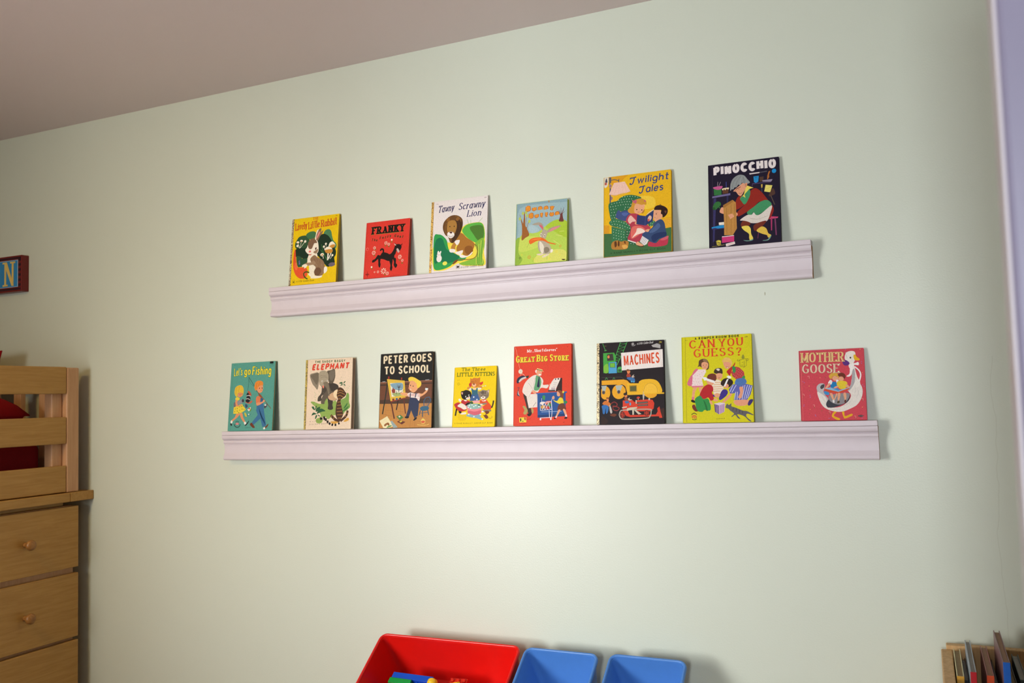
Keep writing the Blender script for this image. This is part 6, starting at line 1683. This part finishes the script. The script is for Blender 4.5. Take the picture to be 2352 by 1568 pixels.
def artwork(src, w, h):
    """cover artwork in mm from the lower left corner -> list of (polygons, colour)"""
    items = []
    for line in src.strip().split('\n'):
        head, body = line.split(':', 1)
        a = head.split()
        op, col = a[0], lin(a[1], INK_K)
        txt = ''
        if op == 't':
            body, txt = body.split('|', 1)
        P = [tuple(float(v) for v in q.split(',')) for q in body.split()]
        if op == 'p':
            polys = [P]
        elif op == 's':
            polys = [catmull(P, True, 4)]
        elif op == 'l':
            polys = ribbon(P, float(a[2]), float(a[2]))
        elif op == 'c':
            polys = ribbon(catmull(P, False, 4), float(a[2]), float(a[2]), 0.3)
        elif op == 'e':
            rx, ry, an = float(a[2]), float(a[3]), math.radians(float(a[4]))
            polys = [[(cx + rx * math.cos(t) * math.cos(an) - ry * math.sin(t) * math.sin(an), cy + rx * math.cos(t) * math.sin(an) + ry * math.sin(t) * math.cos(an)) for t in [2 * PI * k / 18 for k in range(18)]] for cx, cy in P]
        elif op == 'x':      # small dabs
            r = float(a[2]) * 0.55
            polys = [[(cx + r * math.cos(t + i), cy + r * math.sin(t + i) * (0.75 + 0.25 * (i % 2))) for t in [2 * PI * k / 7 for k in range(7)]] for i, (cx, cy) in enumerate(P)]
        elif op == 'o':      # daisies
            r = float(a[2])
            polys = []
            for cx, cy in P:
                for k in range(8):
                    t = k * PI / 4
                    polys.append([(cx + r * .2 * math.cos(t), cy + r * .2 * math.sin(t)), (cx + r * math.cos(t - .2), cy + r * math.sin(t - .2)), (cx + r * math.cos(t + .2), cy + r * math.sin(t + .2))])
        elif op == 'w':      # a line of print too small to read
            hh = float(a[2])
            (xa, ya), (xb, yb) = P
            nn = max(3, int(abs(xb - xa) / (hh * 0.75)))
            polys = []
            for k in range(nn):
                t0, t1 = k / nn, (k + 0.55) / nn
                X0, Y0, X1 = xa + (xb - xa) * t0, ya + (yb - ya) * t0, xa + (xb - xa) * t1
                polys.append([(X0, Y0), (X1, Y0), (X1, Y0 + hh * (.5 + .3 * (k % 3 == 0))), (X0, Y0 + hh * (.5 + .3 * (k % 3 == 0)))])
        else:
            polys = lettering(txt, a[2], float(a[3]), P[0], P[1])
        if op != 't':
            polys = [(q, i % 4 if op in 'exow' else 0) for i, q in enumerate(polys)]
        polys = [(q, k) for q, k in ((clip(q, 0.4, w - 0.4, 0.4, h - 0.4), k) for q, k in polys) if len(q) > 2]
        if polys:
            items.append((polys, col))
    return items


def round_rect(w, h, r, n=4):
    P = []
    for cx, cy, a0 in ((w - r, r, -PI / 2), (w - r, h - r, 0), (r, h - r, PI / 2), (r, r, PI)):
        for k in range(n + 1):
            a = a0 + k / n * PI / 2
            P.append((cx + r * math.cos(a), cy + r * math.sin(a)))
    return P


def slab(P, ya, yb):
    n = len(P)
    V = [(x, ya, z) for x, z in P] + [(x, yb, z) for x, z in P]
    F = [tuple(range(n)), tuple(range(2 * n - 1, n - 1, -1))] + [(i, (i + 1) % n, n + (i + 1) % n, n + i) for i in range(n)]
    return V, F


def colour_faces(me, cols):
    at = me.attributes.new('ink', 'FLOAT_COLOR', 'CORNER')
    buf = []
    for p in me.polygons:
        c = cols[p.index]
        for _ in p.vertices:
            buf += [c[0], c[1], c[2], 1.0]
    at.data.foreach_set('color', buf)


def picture_book(key, spec, L, label, spine_mat, page_mat, group, corner=2.0):
    w, h, t = spec['w'] * 1000, spec['h'] * 1000, spec['t'] * 1000
    bb, X = spec['bb'], spec['x']
    z = ledge_top(L, X)
    lean = math.asin(min(0.3, (bb + 0.0003) / (spec['h'])))
    root = empty('picture_book', (X, -bb, z + 0.0003), (0, 0, 0))
    root.rotation_mode = 'XYZ'
    rl = math.atan2(L[3] - L[2], L[1] - L[0])
    # lean back about the bottom rear edge
    root.rotation_euler = (-lean, -rl, 0)
    tag(root, label, 'book', group)
    S = 0.001
    bg = lin(spec['bg'], INK_K)
    # front cover with its printed artwork
    bt = 1.5
    V, F = slab(round_rect(w, h, corner), -(t - bt), -t)
    C = [bg] * len(F)
    laid = []                                    # each shape lies a few microns above the ones it covers
    for polys, col in artwork(ART[key], w, h):
        xs = [p[0] for q, k in polys for p in q]
        ys = [p[1] for q, k in polys for p in q]
        bb4 = (min(xs), max(xs), min(ys), max(ys))
        lv = 0.0
        for ob, ot in laid:
            if ot > lv and ob[0] < bb4[1] and bb4[0] < ob[1] and ob[2] < bb4[3] and bb4[2] < ob[3]:
                lv = ot
        lv += 0.009
        laid.append((bb4, lv + 0.003 * max(k for q, k in polys)))
        for q, k in polys:
            ar = sum(q[i][0] * q[(i + 1) % len(q)][1] - q[(i + 1) % len(q)][0] * q[i][1] for i in range(len(q)))
            if abs(ar) < 1e-4:
                continue
            if ar < 0:
                q = q[::-1]
            F.append(tuple(range(len(V), len(V) + len(q))))
            V += [(x, -t - lv - 0.003 * k, zz) for x, zz in q]
            C.append(col)
    V = [((x - w / 2) * S, y * S, zz * S) for x, y, zz in V]
    me = bpy.data.meshes.new('front_cover')
    me.from_pydata(V, [], F)
    me.materials.append(MATS['printed_board'])
    colour_faces(me, C)
    fc = bpy.data.objects.new('front_cover', me)
    COL.objects.link(fc)
    fc.parent = root
    # back cover
    V, F = slab(round_rect(w, h, corner), 0, -bt)
    bc = new_mesh('back_cover', [((x - w / 2) * S, y * S, zz * S) for x, y, zz in V], F, 'printed_board', root)
    colour_faces(bc.data, [bg] * len(bc.data.polygons))
    # pages
    box('page_block', (-w / 2 + 1.2) * S, (w / 2 - 2.0) * S, -(t - bt) * S, -bt * S, 2 * S, (h - 2) * S, page_mat, root)
    # spine: a strip wrapped round the left edge
    sw = 7.0 if spine_mat else 0.8
    e = 0.18
    pr = [(-w / 2 + sw, -t - e - .5), (-w / 2 + .6, -t - e - .5), (-w / 2 - .5, -t + .4), (-w / 2 - .7, -t / 2), (-w / 2 - .5, -.4), (-w / 2 + .4, 0), (-w / 2 + sw, 0), (-w / 2 + sw, -0.2), (-w / 2 + .3, -.3), (-w / 2 - .1, -.8), (-w / 2 - .1, -t + .8), (-w / 2 + .3, -t - .02), (-w / 2 + sw, -t - .02)]
    n = len(pr)
    V = [(x * S, y * S, 0.0004) for x, y in pr] + [(x * S, y * S, (h - .4) * S) for x, y in pr]
    F = [(i, (i + 1) % n, n + (i + 1) % n, n + i) for i in range(n)] + [tuple(range(n)), tuple(range(2 * n - 1, n - 1, -1))]
    so = new_mesh('spine', V, F, spine_mat or 'printed_board', root)
    if spine_mat:
        so['label'] = 'ornamented spine strip'
    else:
        colour_faces(so.data, [[v * 0.85 for v in bg]] * len(so.data.polygons))
    return root


GU, GD = 'picture books on the upper ledge', 'picture books on the lower ledge'
BK = [
    ('rabbit_cover', UP, 'yellow picture book with a brown rabbit and a red pepper on its cover', 'foil_silver', 'pages_cream', GU, 1.0),
    ('goat_cover', UP, 'small red picture book with a black goat and white daisies on its cover', None, 'pages_brown', GU, 2.5),
    ('lion_cover', UP, 'white picture book with a maned lion, gold patterned spine', 'foil_gold', 'pages_cream', GU, 1.0),
    ('bunny_cover', UP, 'small pale blue and green picture book with a bunny holding a big carrot', None, 'pages_brown', GU, 3.5),
    ('armchair_cover', UP, 'golden yellow picture book with two children reading at a checked green armchair', None, 'pages_brown', GU, 2.5),
    ('workshop_cover', UP, 'dark purple picture book with a workman in red, rightmost on the upper ledge', None, 'pages_cream', GU, 1.5),
    ('fishing_cover', LO, 'teal picture book with a girl and a boy carrying a fishing rod', None, 'pages_cream', GD, 1.5),
    ('elephant_cover', LO, 'thick beige picture book with a grey elephant and a striped tiger', 'foil_olive', 'pages_brown', GD, 1.0),
    ('easel_cover', LO, 'black topped picture book with a blond boy painting at an easel', None, 'pages_brown', GD, 2.0),
    ('kittens_cover', LO, 'thin small yellow picture book with three kittens at a pink washtub', None, 'pages_cream', GD, 3.5),
    ('store_cover', LO, 'orange red picture book with a white-coated shopkeeper and a shopping cart', None, 'pages_brown', GD, 2.5),
    ('machines_cover', LO, 'dark brown picture book with a yellow road roller and red bulldozer', 'foil_cream', 'pages_cream', GD, 1.0),
    ('children_cover', LO, 'lime yellow picture book with five children around a striped box', None, 'pages_cream', GD, 1.5),
    ('goose_cover', LO, 'small rose red picture book with a white goose, rightmost on the lower ledge', None, 'pages_brown', GD, 2.0),
]
for key, L, label, sm, pm, g, cr in BK:
    picture_book(key, BOOK[key], L, label, sm, pm, g, cr)

# ------------------------------------------------------------------ bunk bed with its drawer chest, far left
BX = -2.529
bed = tag(empty('bunk_bed', (BX, 0, 0)), 'light maple bunk bed end with slatted guard rail against the green wall', 'bed')


def bbox_(name, x0, x1, y0, y1, z0, z1, mat, bevel=0.003):
    return box(name, x0, x1, y0, y1, z0, z1, mat, bed, bevel)


YE = -2.05
for z0, z1 in ((1.494, 1.582), (1.332, 1.419), (1.176, 1.262)):
    bbox_('guard_rail', -0.020, -0.001, YE, -0.097, z0, z1, 'maple_along_y')
bbox_('post', -0.034, 0.0, -0.096, -0.050, 1.1745, 1.580, 'maple_along_z', 0.004)
bbox_('post', -0.058, -0.021, -0.135, -0.0965, 1.1745, 1.575, 'maple_along_z', 0.004)
bbox_('post', -0.058, -0.0205, YE, YE + 0.05, 1.1745, 1.580, 'maple_along_z', 0.004)
bbox_('post', -0.95, -0.91, -0.09, -0.05, 0.0, 1.580, 'maple_along_z', 0.004)
bbox_('post', -0.95, -0.91, YE, YE + 0.04, 0.0, 1.580, 'maple_along_z', 0.004)
for x in (-0.118, -0.242, -0.366, -0.49, -0.614, -0.738, -0.862):
    bbox_('headboard_slat', x - 0.036, x, -0.082, -0.062, 1.18, 1.53, 'maple_along_z')
bbox_('headboard_rail', -0.909, -0.060, -0.085, -0.060, 1.531, 1.575, 'maple_along_x')
bbox_('bed_rail', -0.022, 0.010, YE, -0.090, 1.1440, 1.1735, 'maple_along_y')
bbox_('bed_end_board', -0.95, 0.010, -0.0895, -0.0008, 1.1440, 1.1735, 'maple_along_x', 0.002)
bbox_('bed_base', -0.95, -0.0225, YE, -0.090, 1.130, 1.1735, 'maple_along_y')

chest = tag(empty('drawer_chest', (BX, 0, 0)), 'maple drawer chest under the bunk bed with round knobs', 'drawers')
box('body', -0.60, -0.019, -1.20, -0.056, 0.0, 1.1295, 'maple_along_z', chest, 0.002)
for z0, z1 in ((0.931, 1.128), (0.709, 0.912), (0.488, 0.698), (0.262, 0.474), (0.04, 0.25)):
    d = box('drawer', -0.0185, 0.0, -1.19, -0.051, z0, z1, 'maple_along_y', chest, 0.0015)
    for ky in (-0.243, -1.0):
        kz = z0 + 0.099
        lathe('knob', [(0.006, 0.0005), (0.0085, 0.001), (0.0075, 0.006), (0.0066, 0.012), (0.0085, 0.0155), (0.0125, 0.018), (0.0155, 0.022), (0.0165, 0.0265), (0.0155, 0.031), (0.012, 0.0345), (0.006, 0.0365), (0.001, 0.0369)], 'maple_knob', d, 28, 'X', (0, ky, kz))


def cushion(name, c, dims, mat, rot, label, cat, seed):
    rnd = random.Random(seed)
    bm = bmesh.new()
    bmesh.ops.create_grid(bm, x_segments=18, y_segments=18, size=0.5)
    top = bm.verts[:]
    V, F = [], []
    n = 19
    for s in (1, -1):
        for i in range(n):
            for j in range(n):
                u, v = i / (n - 1) * 2 - 1, j / (n - 1) * 2 - 1
                pu = u * (1 - 0.07 * (1 - abs(v)) ** 1.0 * abs(u))
                pv = v * (1 - 0.07 * (1 - abs(u)) ** 1.0 * abs(v))
                hh = ((1 - u ** 4) * (1 - v ** 4)) ** 0.45
                V.append((pu * dims[0] / 2, pv * dims[1] / 2, s * (hh * dims[2] / 2 * (1 + 0.06 * math.sin(5 * u + seed) * math.cos(4 * v)) + 0.002)))
    for s in range(2):
        o = s * n * n
        for i in range(n - 1):
            for j in range(n - 1):
                q = (o + i * n + j, o + (i + 1) * n + j, o + (i + 1) * n + j + 1, o + i * n + j + 1)
                F.append(q if s == 0 else q[::-1])
    bm.free()
    ring = [i * n for i in range(n)] + [(n - 1) * n + j for j in range(1, n)] + [i * n + n - 1 for i in range(n - 2, -1, -1)] + [j for j in range(n - 2, 0, -1)]
    for k in range(len(ring)):
        a, b = ring[k], ring[(k + 1) % len(ring)]
        F.append((a, b, b + n * n, a + n * n))
    o = new_mesh(name, V, F, mat, None, smooth=True)
    o.location = c
    o.rotation_euler = rot
    return tag(o, label, cat)


mt = new_mesh('mattress', *box_vf(BX - 0.905, BX - 0.064, -2.0, -0.14, 1.1737, 1.335), 'dark_red_cloth', None, bevel=0.02, seg=4)
tag(mt, 'dark red covered mattress inside the bunk bed rails', 'mattress')
cushion('pillow', (BX - 0.34, -0.36, 1.427), (0.52, 0.36, 0.16), 'red_cloth', (0.0, 0.0, 0.1), 'red pillow seen through the upper gap of the bunk rail', 'pillow', 3)
cushion('pillow', (BX - 0.515, -0.145, 1.497), (0.44, 0.31, 0.07), 'red_cloth', (math.radians(78), 0.0, 0.0), 'red pillow propped up whose corner peeks over the bunk bed rail', 'pillow', 5)

# ------------------------------------------------------------------ letter sign on the wall above the bed
sg = tag(empty('letter_sign', (-2.842, -0.0005, 1.926)), 'red framed box sign with a yellow letter N on blue above the bunk bed', 'sign')
SW_, SH_, SD_ = 0.155, 0.128, 0.0285
box('frame', -SW_, 0.0, -SD_, 0.0, -SH_ / 2, SH_ / 2, 'sign_red', sg, 0.002)
boxes('ribbing', [(-SW_ + 0.004, -0.004, -SD_ - 0.0006, -SD_ + 0.001, SH_ / 2 - 0.0125, SH_ / 2 - 0.0060), (-SW_ + 0.004, -0.004, -SD_ - 0.0006, -SD_ + 0.001, -SH_ / 2 + 0.0060, -SH_ / 2 + 0.0125)] + [(x0, x1, -SD_ - 0.0006, -SD_ + 0.001, -0.0455 + k * 0.0178, -0.0365 + k * 0.0178) for k in range(6) for x0, x1 in ((-0.0165, -0.004), (-SW_ + 0.004, -SW_ + 0.0165))], 'sign_dark', sg)
box('letter_plate', -SW_ + 0.0175, -0.0175, -SD_ - 0.0020, -SD_ + 0.0005, -0.048, 0.048, 'sign_pale', sg, 0.0004)
box('letter_panel', -SW_ + 0.0195, -0.0195, -SD_ - 0.0024, -SD_ - 0.0010, -0.046, 0.046, 'sign_blue', sg)
LV, LF = [], []
lx, lw, lh = -0.0935, 0.064, 0.086
for P in ([(.13, 0), (.27, 0), (.27, 1), (.13, 1)], [(.73, 0), (.87, 0), (.87, 1), (.73, 1)], [(.08, 1), (.32, 1), (.90, 0), (.72, 0)], [(-.02, 1), (.30, 1), (.30, .93), (-.02, .93)], [(.0, 0), (.40, 0), (.40, .07), (.0, .07)], [(.60, 1), (1.0, 1), (1.0, .93), (.60, .93)]):
    q = [(lx + x * lw, -lh / 2 + y * lh) for x, y in P]
    v, f = slab(q, -SD_ - 0.0024, -SD_ - 0.0032 - 0.0001 * len(LF) / 6)
    LF += [tuple(i + len(LV) for i in g) for g in f]
    LV += v
new_mesh('letter', LV, LF, 'sign_yellow', sg)


# ------------------------------------------------------------------ toy bins on a rack below the ledges
def rr_ring(hx, y0, y1, r, z, n=6):
    P = []
    for cx, cy, a0 in ((hx - r, y0 + r, -PI / 2), (hx - r, y1 - r, 0), (-hx + r, y1 - r, PI / 2), (-hx + r, y0 + r, PI)):
        for k in range(n + 1):
            a = a0 + k / n * PI / 2
            P.append((cx + r * math.cos(a), cy + r * math.sin(a), z))
    return P


def loft(rings, close_first=False, close_last=False):
    V, F, n = [], [], len(rings[0])
    for r in rings:
        V += r
    for i in range(len(rings) - 1):
        for k in range(n):
            F.append((i * n + k, i * n + (k + 1) % n, (i + 1) * n + (k + 1) % n, (i + 1) * n + k))
    if close_first:
        F.append(tuple(range(n)))
    if close_last:
        F.append(tuple((len(rings) - 1) * n + k for k in range(n)))
    return V, F


TILT = math.radians(36)


def toy_bin(xc, wd, ln, dp, mat, label, yaw=0.0, back=(0.078, 0.8235)):
    """origin at the middle of the rear rim; local -Y runs forward along the rim"""
    root = empty('toy_bin', (xc, -back[0], back[1]))
    root.rotation_euler = (TILT, 0, yaw)
    tag(root, label, 'bin', 'plastic toy bins')
    hx, t, tp = wd / 2, 0.003, 0.020
    lip = 0.0065
    hx -= lip
    ya, yb = -ln + lip, -lip
    outer = [rr_ring(hx - tp, ya + tp, yb - tp, 0.018, -dp), rr_ring(hx - tp + .002, ya + tp - .002, yb - tp + .002, 0.020, -dp + .004), rr_ring(hx, ya, yb, 0.016, -0.004)]
    inner = [rr_ring(hx - t, ya + t, yb - t, 0.014, -0.004), rr_ring(hx - tp - t + .004, ya + tp + t - .004, yb - tp - t + .004, 0.012, -dp + .012), rr_ring(hx - tp - t - .002, ya + tp + t + .002, yb - tp - t - .002, 0.010, -dp + t)]
    V, F = loft(outer + inner, True, True)
    b = new_mesh('body', V, F, mat, root, smooth=True)
    b.data.set_sharp_from_angle(angle=math.radians(40))
    rim = []
    for k in range(12):
        a = 2 * PI * k / 12
        o = lip * 0.55 + lip * 0.62 * math.cos(a) - 0.002
        rim.append(rr_ring(hx + o, ya - o, yb + o, 0.016 + o, 0.0 + 0.0055 * math.sin(a) - 0.004))
    rim.append(rim[0])
    V, F = loft(rim)
    new_mesh('rim', V, F, mat, root, smooth=True)
    return root


red = toy_bin(-1.138, 0.410, 0.30, 0.135, 'red_bin', 'large red plastic toy bin holding toy bricks', 0.015, (0.079, 0.824))
toy_bin(-0.826, 0.196, 0.30, 0.135, 'blue_bin', 'blue plastic toy bin next to the red bin, in the middle')
toy_bin(-0.609, 0.190, 0.30, 0.135, 'blue_bin', 'blue plastic toy bin at the right end of the row', 0.0, (0.078, 0.8275))

rk = tag(empty('toy_rack', (-0.92, -0.2, 0)), 'low wooden rack carrying the three toy bins', 'rack')


def bin_pt(y, z, back=(0.078, 0.8235)):
    return (-back[0] + y * math.cos(TILT) - z * math.sin(TILT), back[1] + y * math.sin(TILT) + z * math.cos(TILT))


for y in (-0.10, -0.21):
    ry, rz = bin_pt(y, -0.135 - 0.0120)
    lathe('rod', [(0.0085, -1.27), (0.0085, -0.56)], 'maple_along_x', rk, 16, 'X', (0.92, ry + 0.2, rz))
for x in (-1.285, -0.58):
    y0, z0 = bin_pt(-0.21, -0.156)
    y1, z1 = bin_pt(-0.10, -0.156)
    P = [(y0 - 0.03, 0.0), (-0.02, 0.0), (-0.02, z1 - 0.06), (y1 + 0.012, z1 + 0.006), (y0 - 0.012, z0 + 0.004), (y0 - 0.03, z0 - 0.03)]
    n = len(P)
    V = [(x - 0.009 + 0.92, a + 0.2, b) for a, b in P] + [(x + 0.009 + 0.92, a + 0.2, b) for a, b in P]
    F = [(i, (i + 1) % n, n + (i + 1) % n, n + i) for i in range(n)] + [tuple(range(n)), tuple(range(2 * n - 1, n - 1, -1))]
    new_mesh('upright', V, F, 'pine_case', rk)


# toy bricks lying in the red bin; placed in the bin's own frame
RB = Matrix.Translation((-1.138, -0.079, 0.824)) @ Matrix.Rotation(0.015, 4, 'Z') @ Matrix.Rotation(TILT, 4, 'X')


def in_bin(o, x, y, z, rz=0.0, rx=0.0, ry=0.0):
    o.matrix_world = RB @ Matrix.Translation((x, y, z)) @ Matrix.Rotation(rz, 4, 'Z') @ Matrix.Rotation(rx, 4, 'X') @ Matrix.Rotation(ry, 4, 'Y')


def toy_brick(nx, ny, hgt, mat, label, pitch=0.016, group='toy bricks in the red bin'):
    root = empty('toy_brick')
    tag(root, label, 'toy brick', group)
    box('body', 0, nx * pitch, 0, ny * pitch, 0, hgt, mat, root, 0.0006)
    for i in range(nx):
        for j in range(ny):
            lathe('stud', [(0.0047, -0.0005), (0.0047, 0.0042), (0.0042, 0.0046)], mat, root, 16, 'Z', ((i + .5) * pitch, (j + .5) * pitch, hgt))
    return root


FL = -0.135 + 0.0045


def side_brick(w, d, h, mat, label, studs=()):
    """brick lying on its side: the studs point forward"""
    root = empty('toy_brick')
    tag(root, label, 'toy brick', 'toy bricks in the red bin')
    box('body', 0, w, 0, d, 0, h, mat, root, 0.0006)
    for sx, sz in studs:
        lathe('stud', [(0.0047, 0.0003), (0.0047, -0.0040), (0.0040, -0.0045)], mat, root, 16, 'Y', (sx, 0, sz))
    return root


in_bin(side_brick(0.118, 0.017, 0.0855, 'brick_blue', 'long blue toy brick on its side in the red bin', [(0.074 + i * 0.013, 0.0855 - 0.010 - j * 0.014) for i in range(3) for j in range(2)]), -0.1435, -0.1010, FL, -0.02)
in_bin(side_brick(0.064, 0.0150, 0.0880, 'brick_green', 'green toy brick in front of the long blue brick'), -0.1455, -0.1175, FL, -0.02)
in_bin(side_brick(0.060, 0.0150, 0.0740, 'brick_red', 'red toy brick in front of the green toy brick'), -0.1445, -0.1340, FL, -0.02)
in_bin(side_brick(0.026, 0.0140, 0.0820, 'brick_blue', 'short blue toy brick under the round yellow piece'), -0.0285, -0.1200, FL, 0.0)
wh = tag(empty('round_toy_brick'), 'round yellow toy piece with a red hub beside the blue brick', 'toy brick', 'toy bricks in the red bin')
lathe('tyre', [(0.006, 0.0), (0.0105, 0.0), (0.0128, 0.0015), (0.0132, 0.004), (0.0132, 0.011), (0.0125, 0.0135), (0.0105, 0.015), (0.006, 0.015)], 'brick_yellow', wh, 28, 'Y')
lathe('hub', [(0.0035, -0.0015), (0.0055, 0.0005), (0.0059, 0.002), (0.0059, 0.0150), (0.003, 0.0165)], 'brick_red', wh, 20, 'Y')
in_bin(wh, -0.0140, -0.1190, FL + 0.0820 + 0.0133, 0.12)
b = toy_brick(2, 1, 0.080, 'brick_yellow', 'yellow toy brick at the right in the red bin')
in_bin(b, 0.022, -0.112, FL, 0.3)
b = toy_brick(3, 1, 0.066, 'brick_red', 'thin red toy brick behind the yellow toy brick')
in_bin(b, 0.012, -0.086, FL, 0.05)
b = toy_brick(4, 1, 0.066, 'brick_red', 'low red toy brick near the right side of the red bin')
in_bin(b, 0.072, -0.105, FL, -0.2)

# ------------------------------------------------------------------ low bookcase in the right corner with upright books
bc = tag(empty('bookcase', (0.0142, 0, 0)), 'low pine bookcase against the wall at the lower right', 'bookcase')
ZT = 0.8925
box('side_panel', 0.0, 0.0205, -0.300, -0.046, 0.0, ZT, 'pine_case', bc, 0.002)
box('side_panel', 0.66, 0.6805, -0.300, -0.046, 0.0, ZT, 'pine_case', bc, 0.002)
box('back_panel', 0.010, 0.6705, -0.0455, -0.024, 0.0, 0.9005, 'pine_case', bc, 0.002)
for z in (0.06, 0.36, 0.655):
    box('shelf', 0.0206, 0.6599, -0.298, -0.046, z, z + 0.018, 'pine_case', bc, 0.001)


def shelf_book(x, wd, y0, y1, ztop, cov, spine, pg, label, lean=0.0, skew=0.0):
    """standing book seen from above: two cover boards, pages and the spine towards the room"""
    z0 = 0.6734
    root = empty('book', (x, y1, z0), (0, lean, skew))
    tag(root, label, 'book', 'books standing in the low bookcase')
    h, d = ztop - z0, y1 - y0
    t = 0.0016
    boxes('cover', [(0, t, -d + .001, 0, 0, h), (wd - t, wd, -d + .001, 0, 0, h)], cov, root, 0.0003)
    box('spine', 0, wd, -d - 0.0016, -d + 0.0009, 0, h, spine, root, 0.0004)
    box('page_block', t + 0.0001, wd - t - 0.0001, -d + 0.001, -0.004, 0.003, h - 0.003, pg, root)
    return root


for nm, hx in (('cover_cream', 'D8CFA0'), ('cover_ochre', 'C9932A'), ('cover_bluegrey', 'A4B0BC'), ('cover_crimson', 'B5121C'), ('cover_rose', 'A46058'), ('cover_orange', 'C8481C'), ('cover_plum', '4A2A34'), ('cover_blue', '1F62C0'), ('cover_slate', '4A5650'), ('cover_black', '1C161C'), ('cover_mauve', '7E5A5C')):
    plain(nm, hx, 0.4, 0.4, 0.05, 80)
shelf_book(0.0362, 0.0125, -0.245, -0.055, 0.8965, 'cover_cream', 'cover_ochre', 'pages_tan', 'cream book with an ochre spine, nearest the bookcase side panel', 0.004)
shelf_book(0.0500, 0.0075, -0.205, -0.055, 0.8790, 'cover_plum', 'cover_black', 'pages_grey', 'short dark plum book behind the grey one in the bookcase', 0.003)
shelf_book(0.0590, 0.0100, -0.285, -0.060, 0.9175, 'cover_bluegrey', 'cover_crimson', 'pages_grey', 'grey blue book with a crimson spine in the bookcase', 0.0)
shelf_book(0.0715, 0.0090, -0.225, -0.060, 0.8300, 'cover_black', 'cover_black', 'pages_tan', 'short black book sunk between taller ones in the bookcase', 0.0)
shelf_book(0.0835, 0.0120, -0.266, -0.060, 0.9085, 'cover_rose', 'cover_orange', 'pages_brown', 'dull rose book with an orange spine in the bookcase', 0.012)
shelf_book(0.0985, 0.0080, -0.270, -0.060, 0.8820, 'cover_plum', 'cover_black', 'pages_grey', 'thin dark book between the rose and the tall mauve book', 0.0)
shelf_book(0.1110, 0.0115, -0.289, -0.058, 0.9410, 'cover_mauve', 'cover_blue', 'pages_brown', 'tall mauve brown book with a bright blue spine, highest in the bookcase', 0.005)
shelf_book(0.1270, 0.0100, -0.270, -0.060, 0.8900, 'cover_black', 'cover_plum', 'pages_tan', 'black book right behind the blue-spined tall book', 0.0)
shelf_book(0.1420, 0.0120, -0.232, -0.058, 0.8965, 'cover_slate', 'cover_slate', 'pages_grey', 'slate green book at the right frame edge in the bookcase', 0.0)

# ------------------------------------------------------------------ ceiling lamp, above the view
cl = tag(empty('ceiling_lamp', (-2.1, -1.6, ZC)), 'round flush ceiling lamp over the middle of the room', 'lamp')
lathe('base', [(0.15, -0.0005), (0.15, -0.02), (0.13, -0.025)], 'white_trim', cl, 36, 'Z')
lathe('shade', [(0.138, -0.0255), (0.138, -0.045), (0.12, -0.068), (0.08, -0.085), (0.03, -0.092), (0.005, -0.093)], 'lamp_glass', cl, 36, 'Z')
area('ceiling_lamp_light', (-2.1, -1.6, ZC - 0.10), (-2.4, 0.0, 0.6), 0.26, 0.26, LAMP_W, (1.0, 0.66, 0.20), 130)
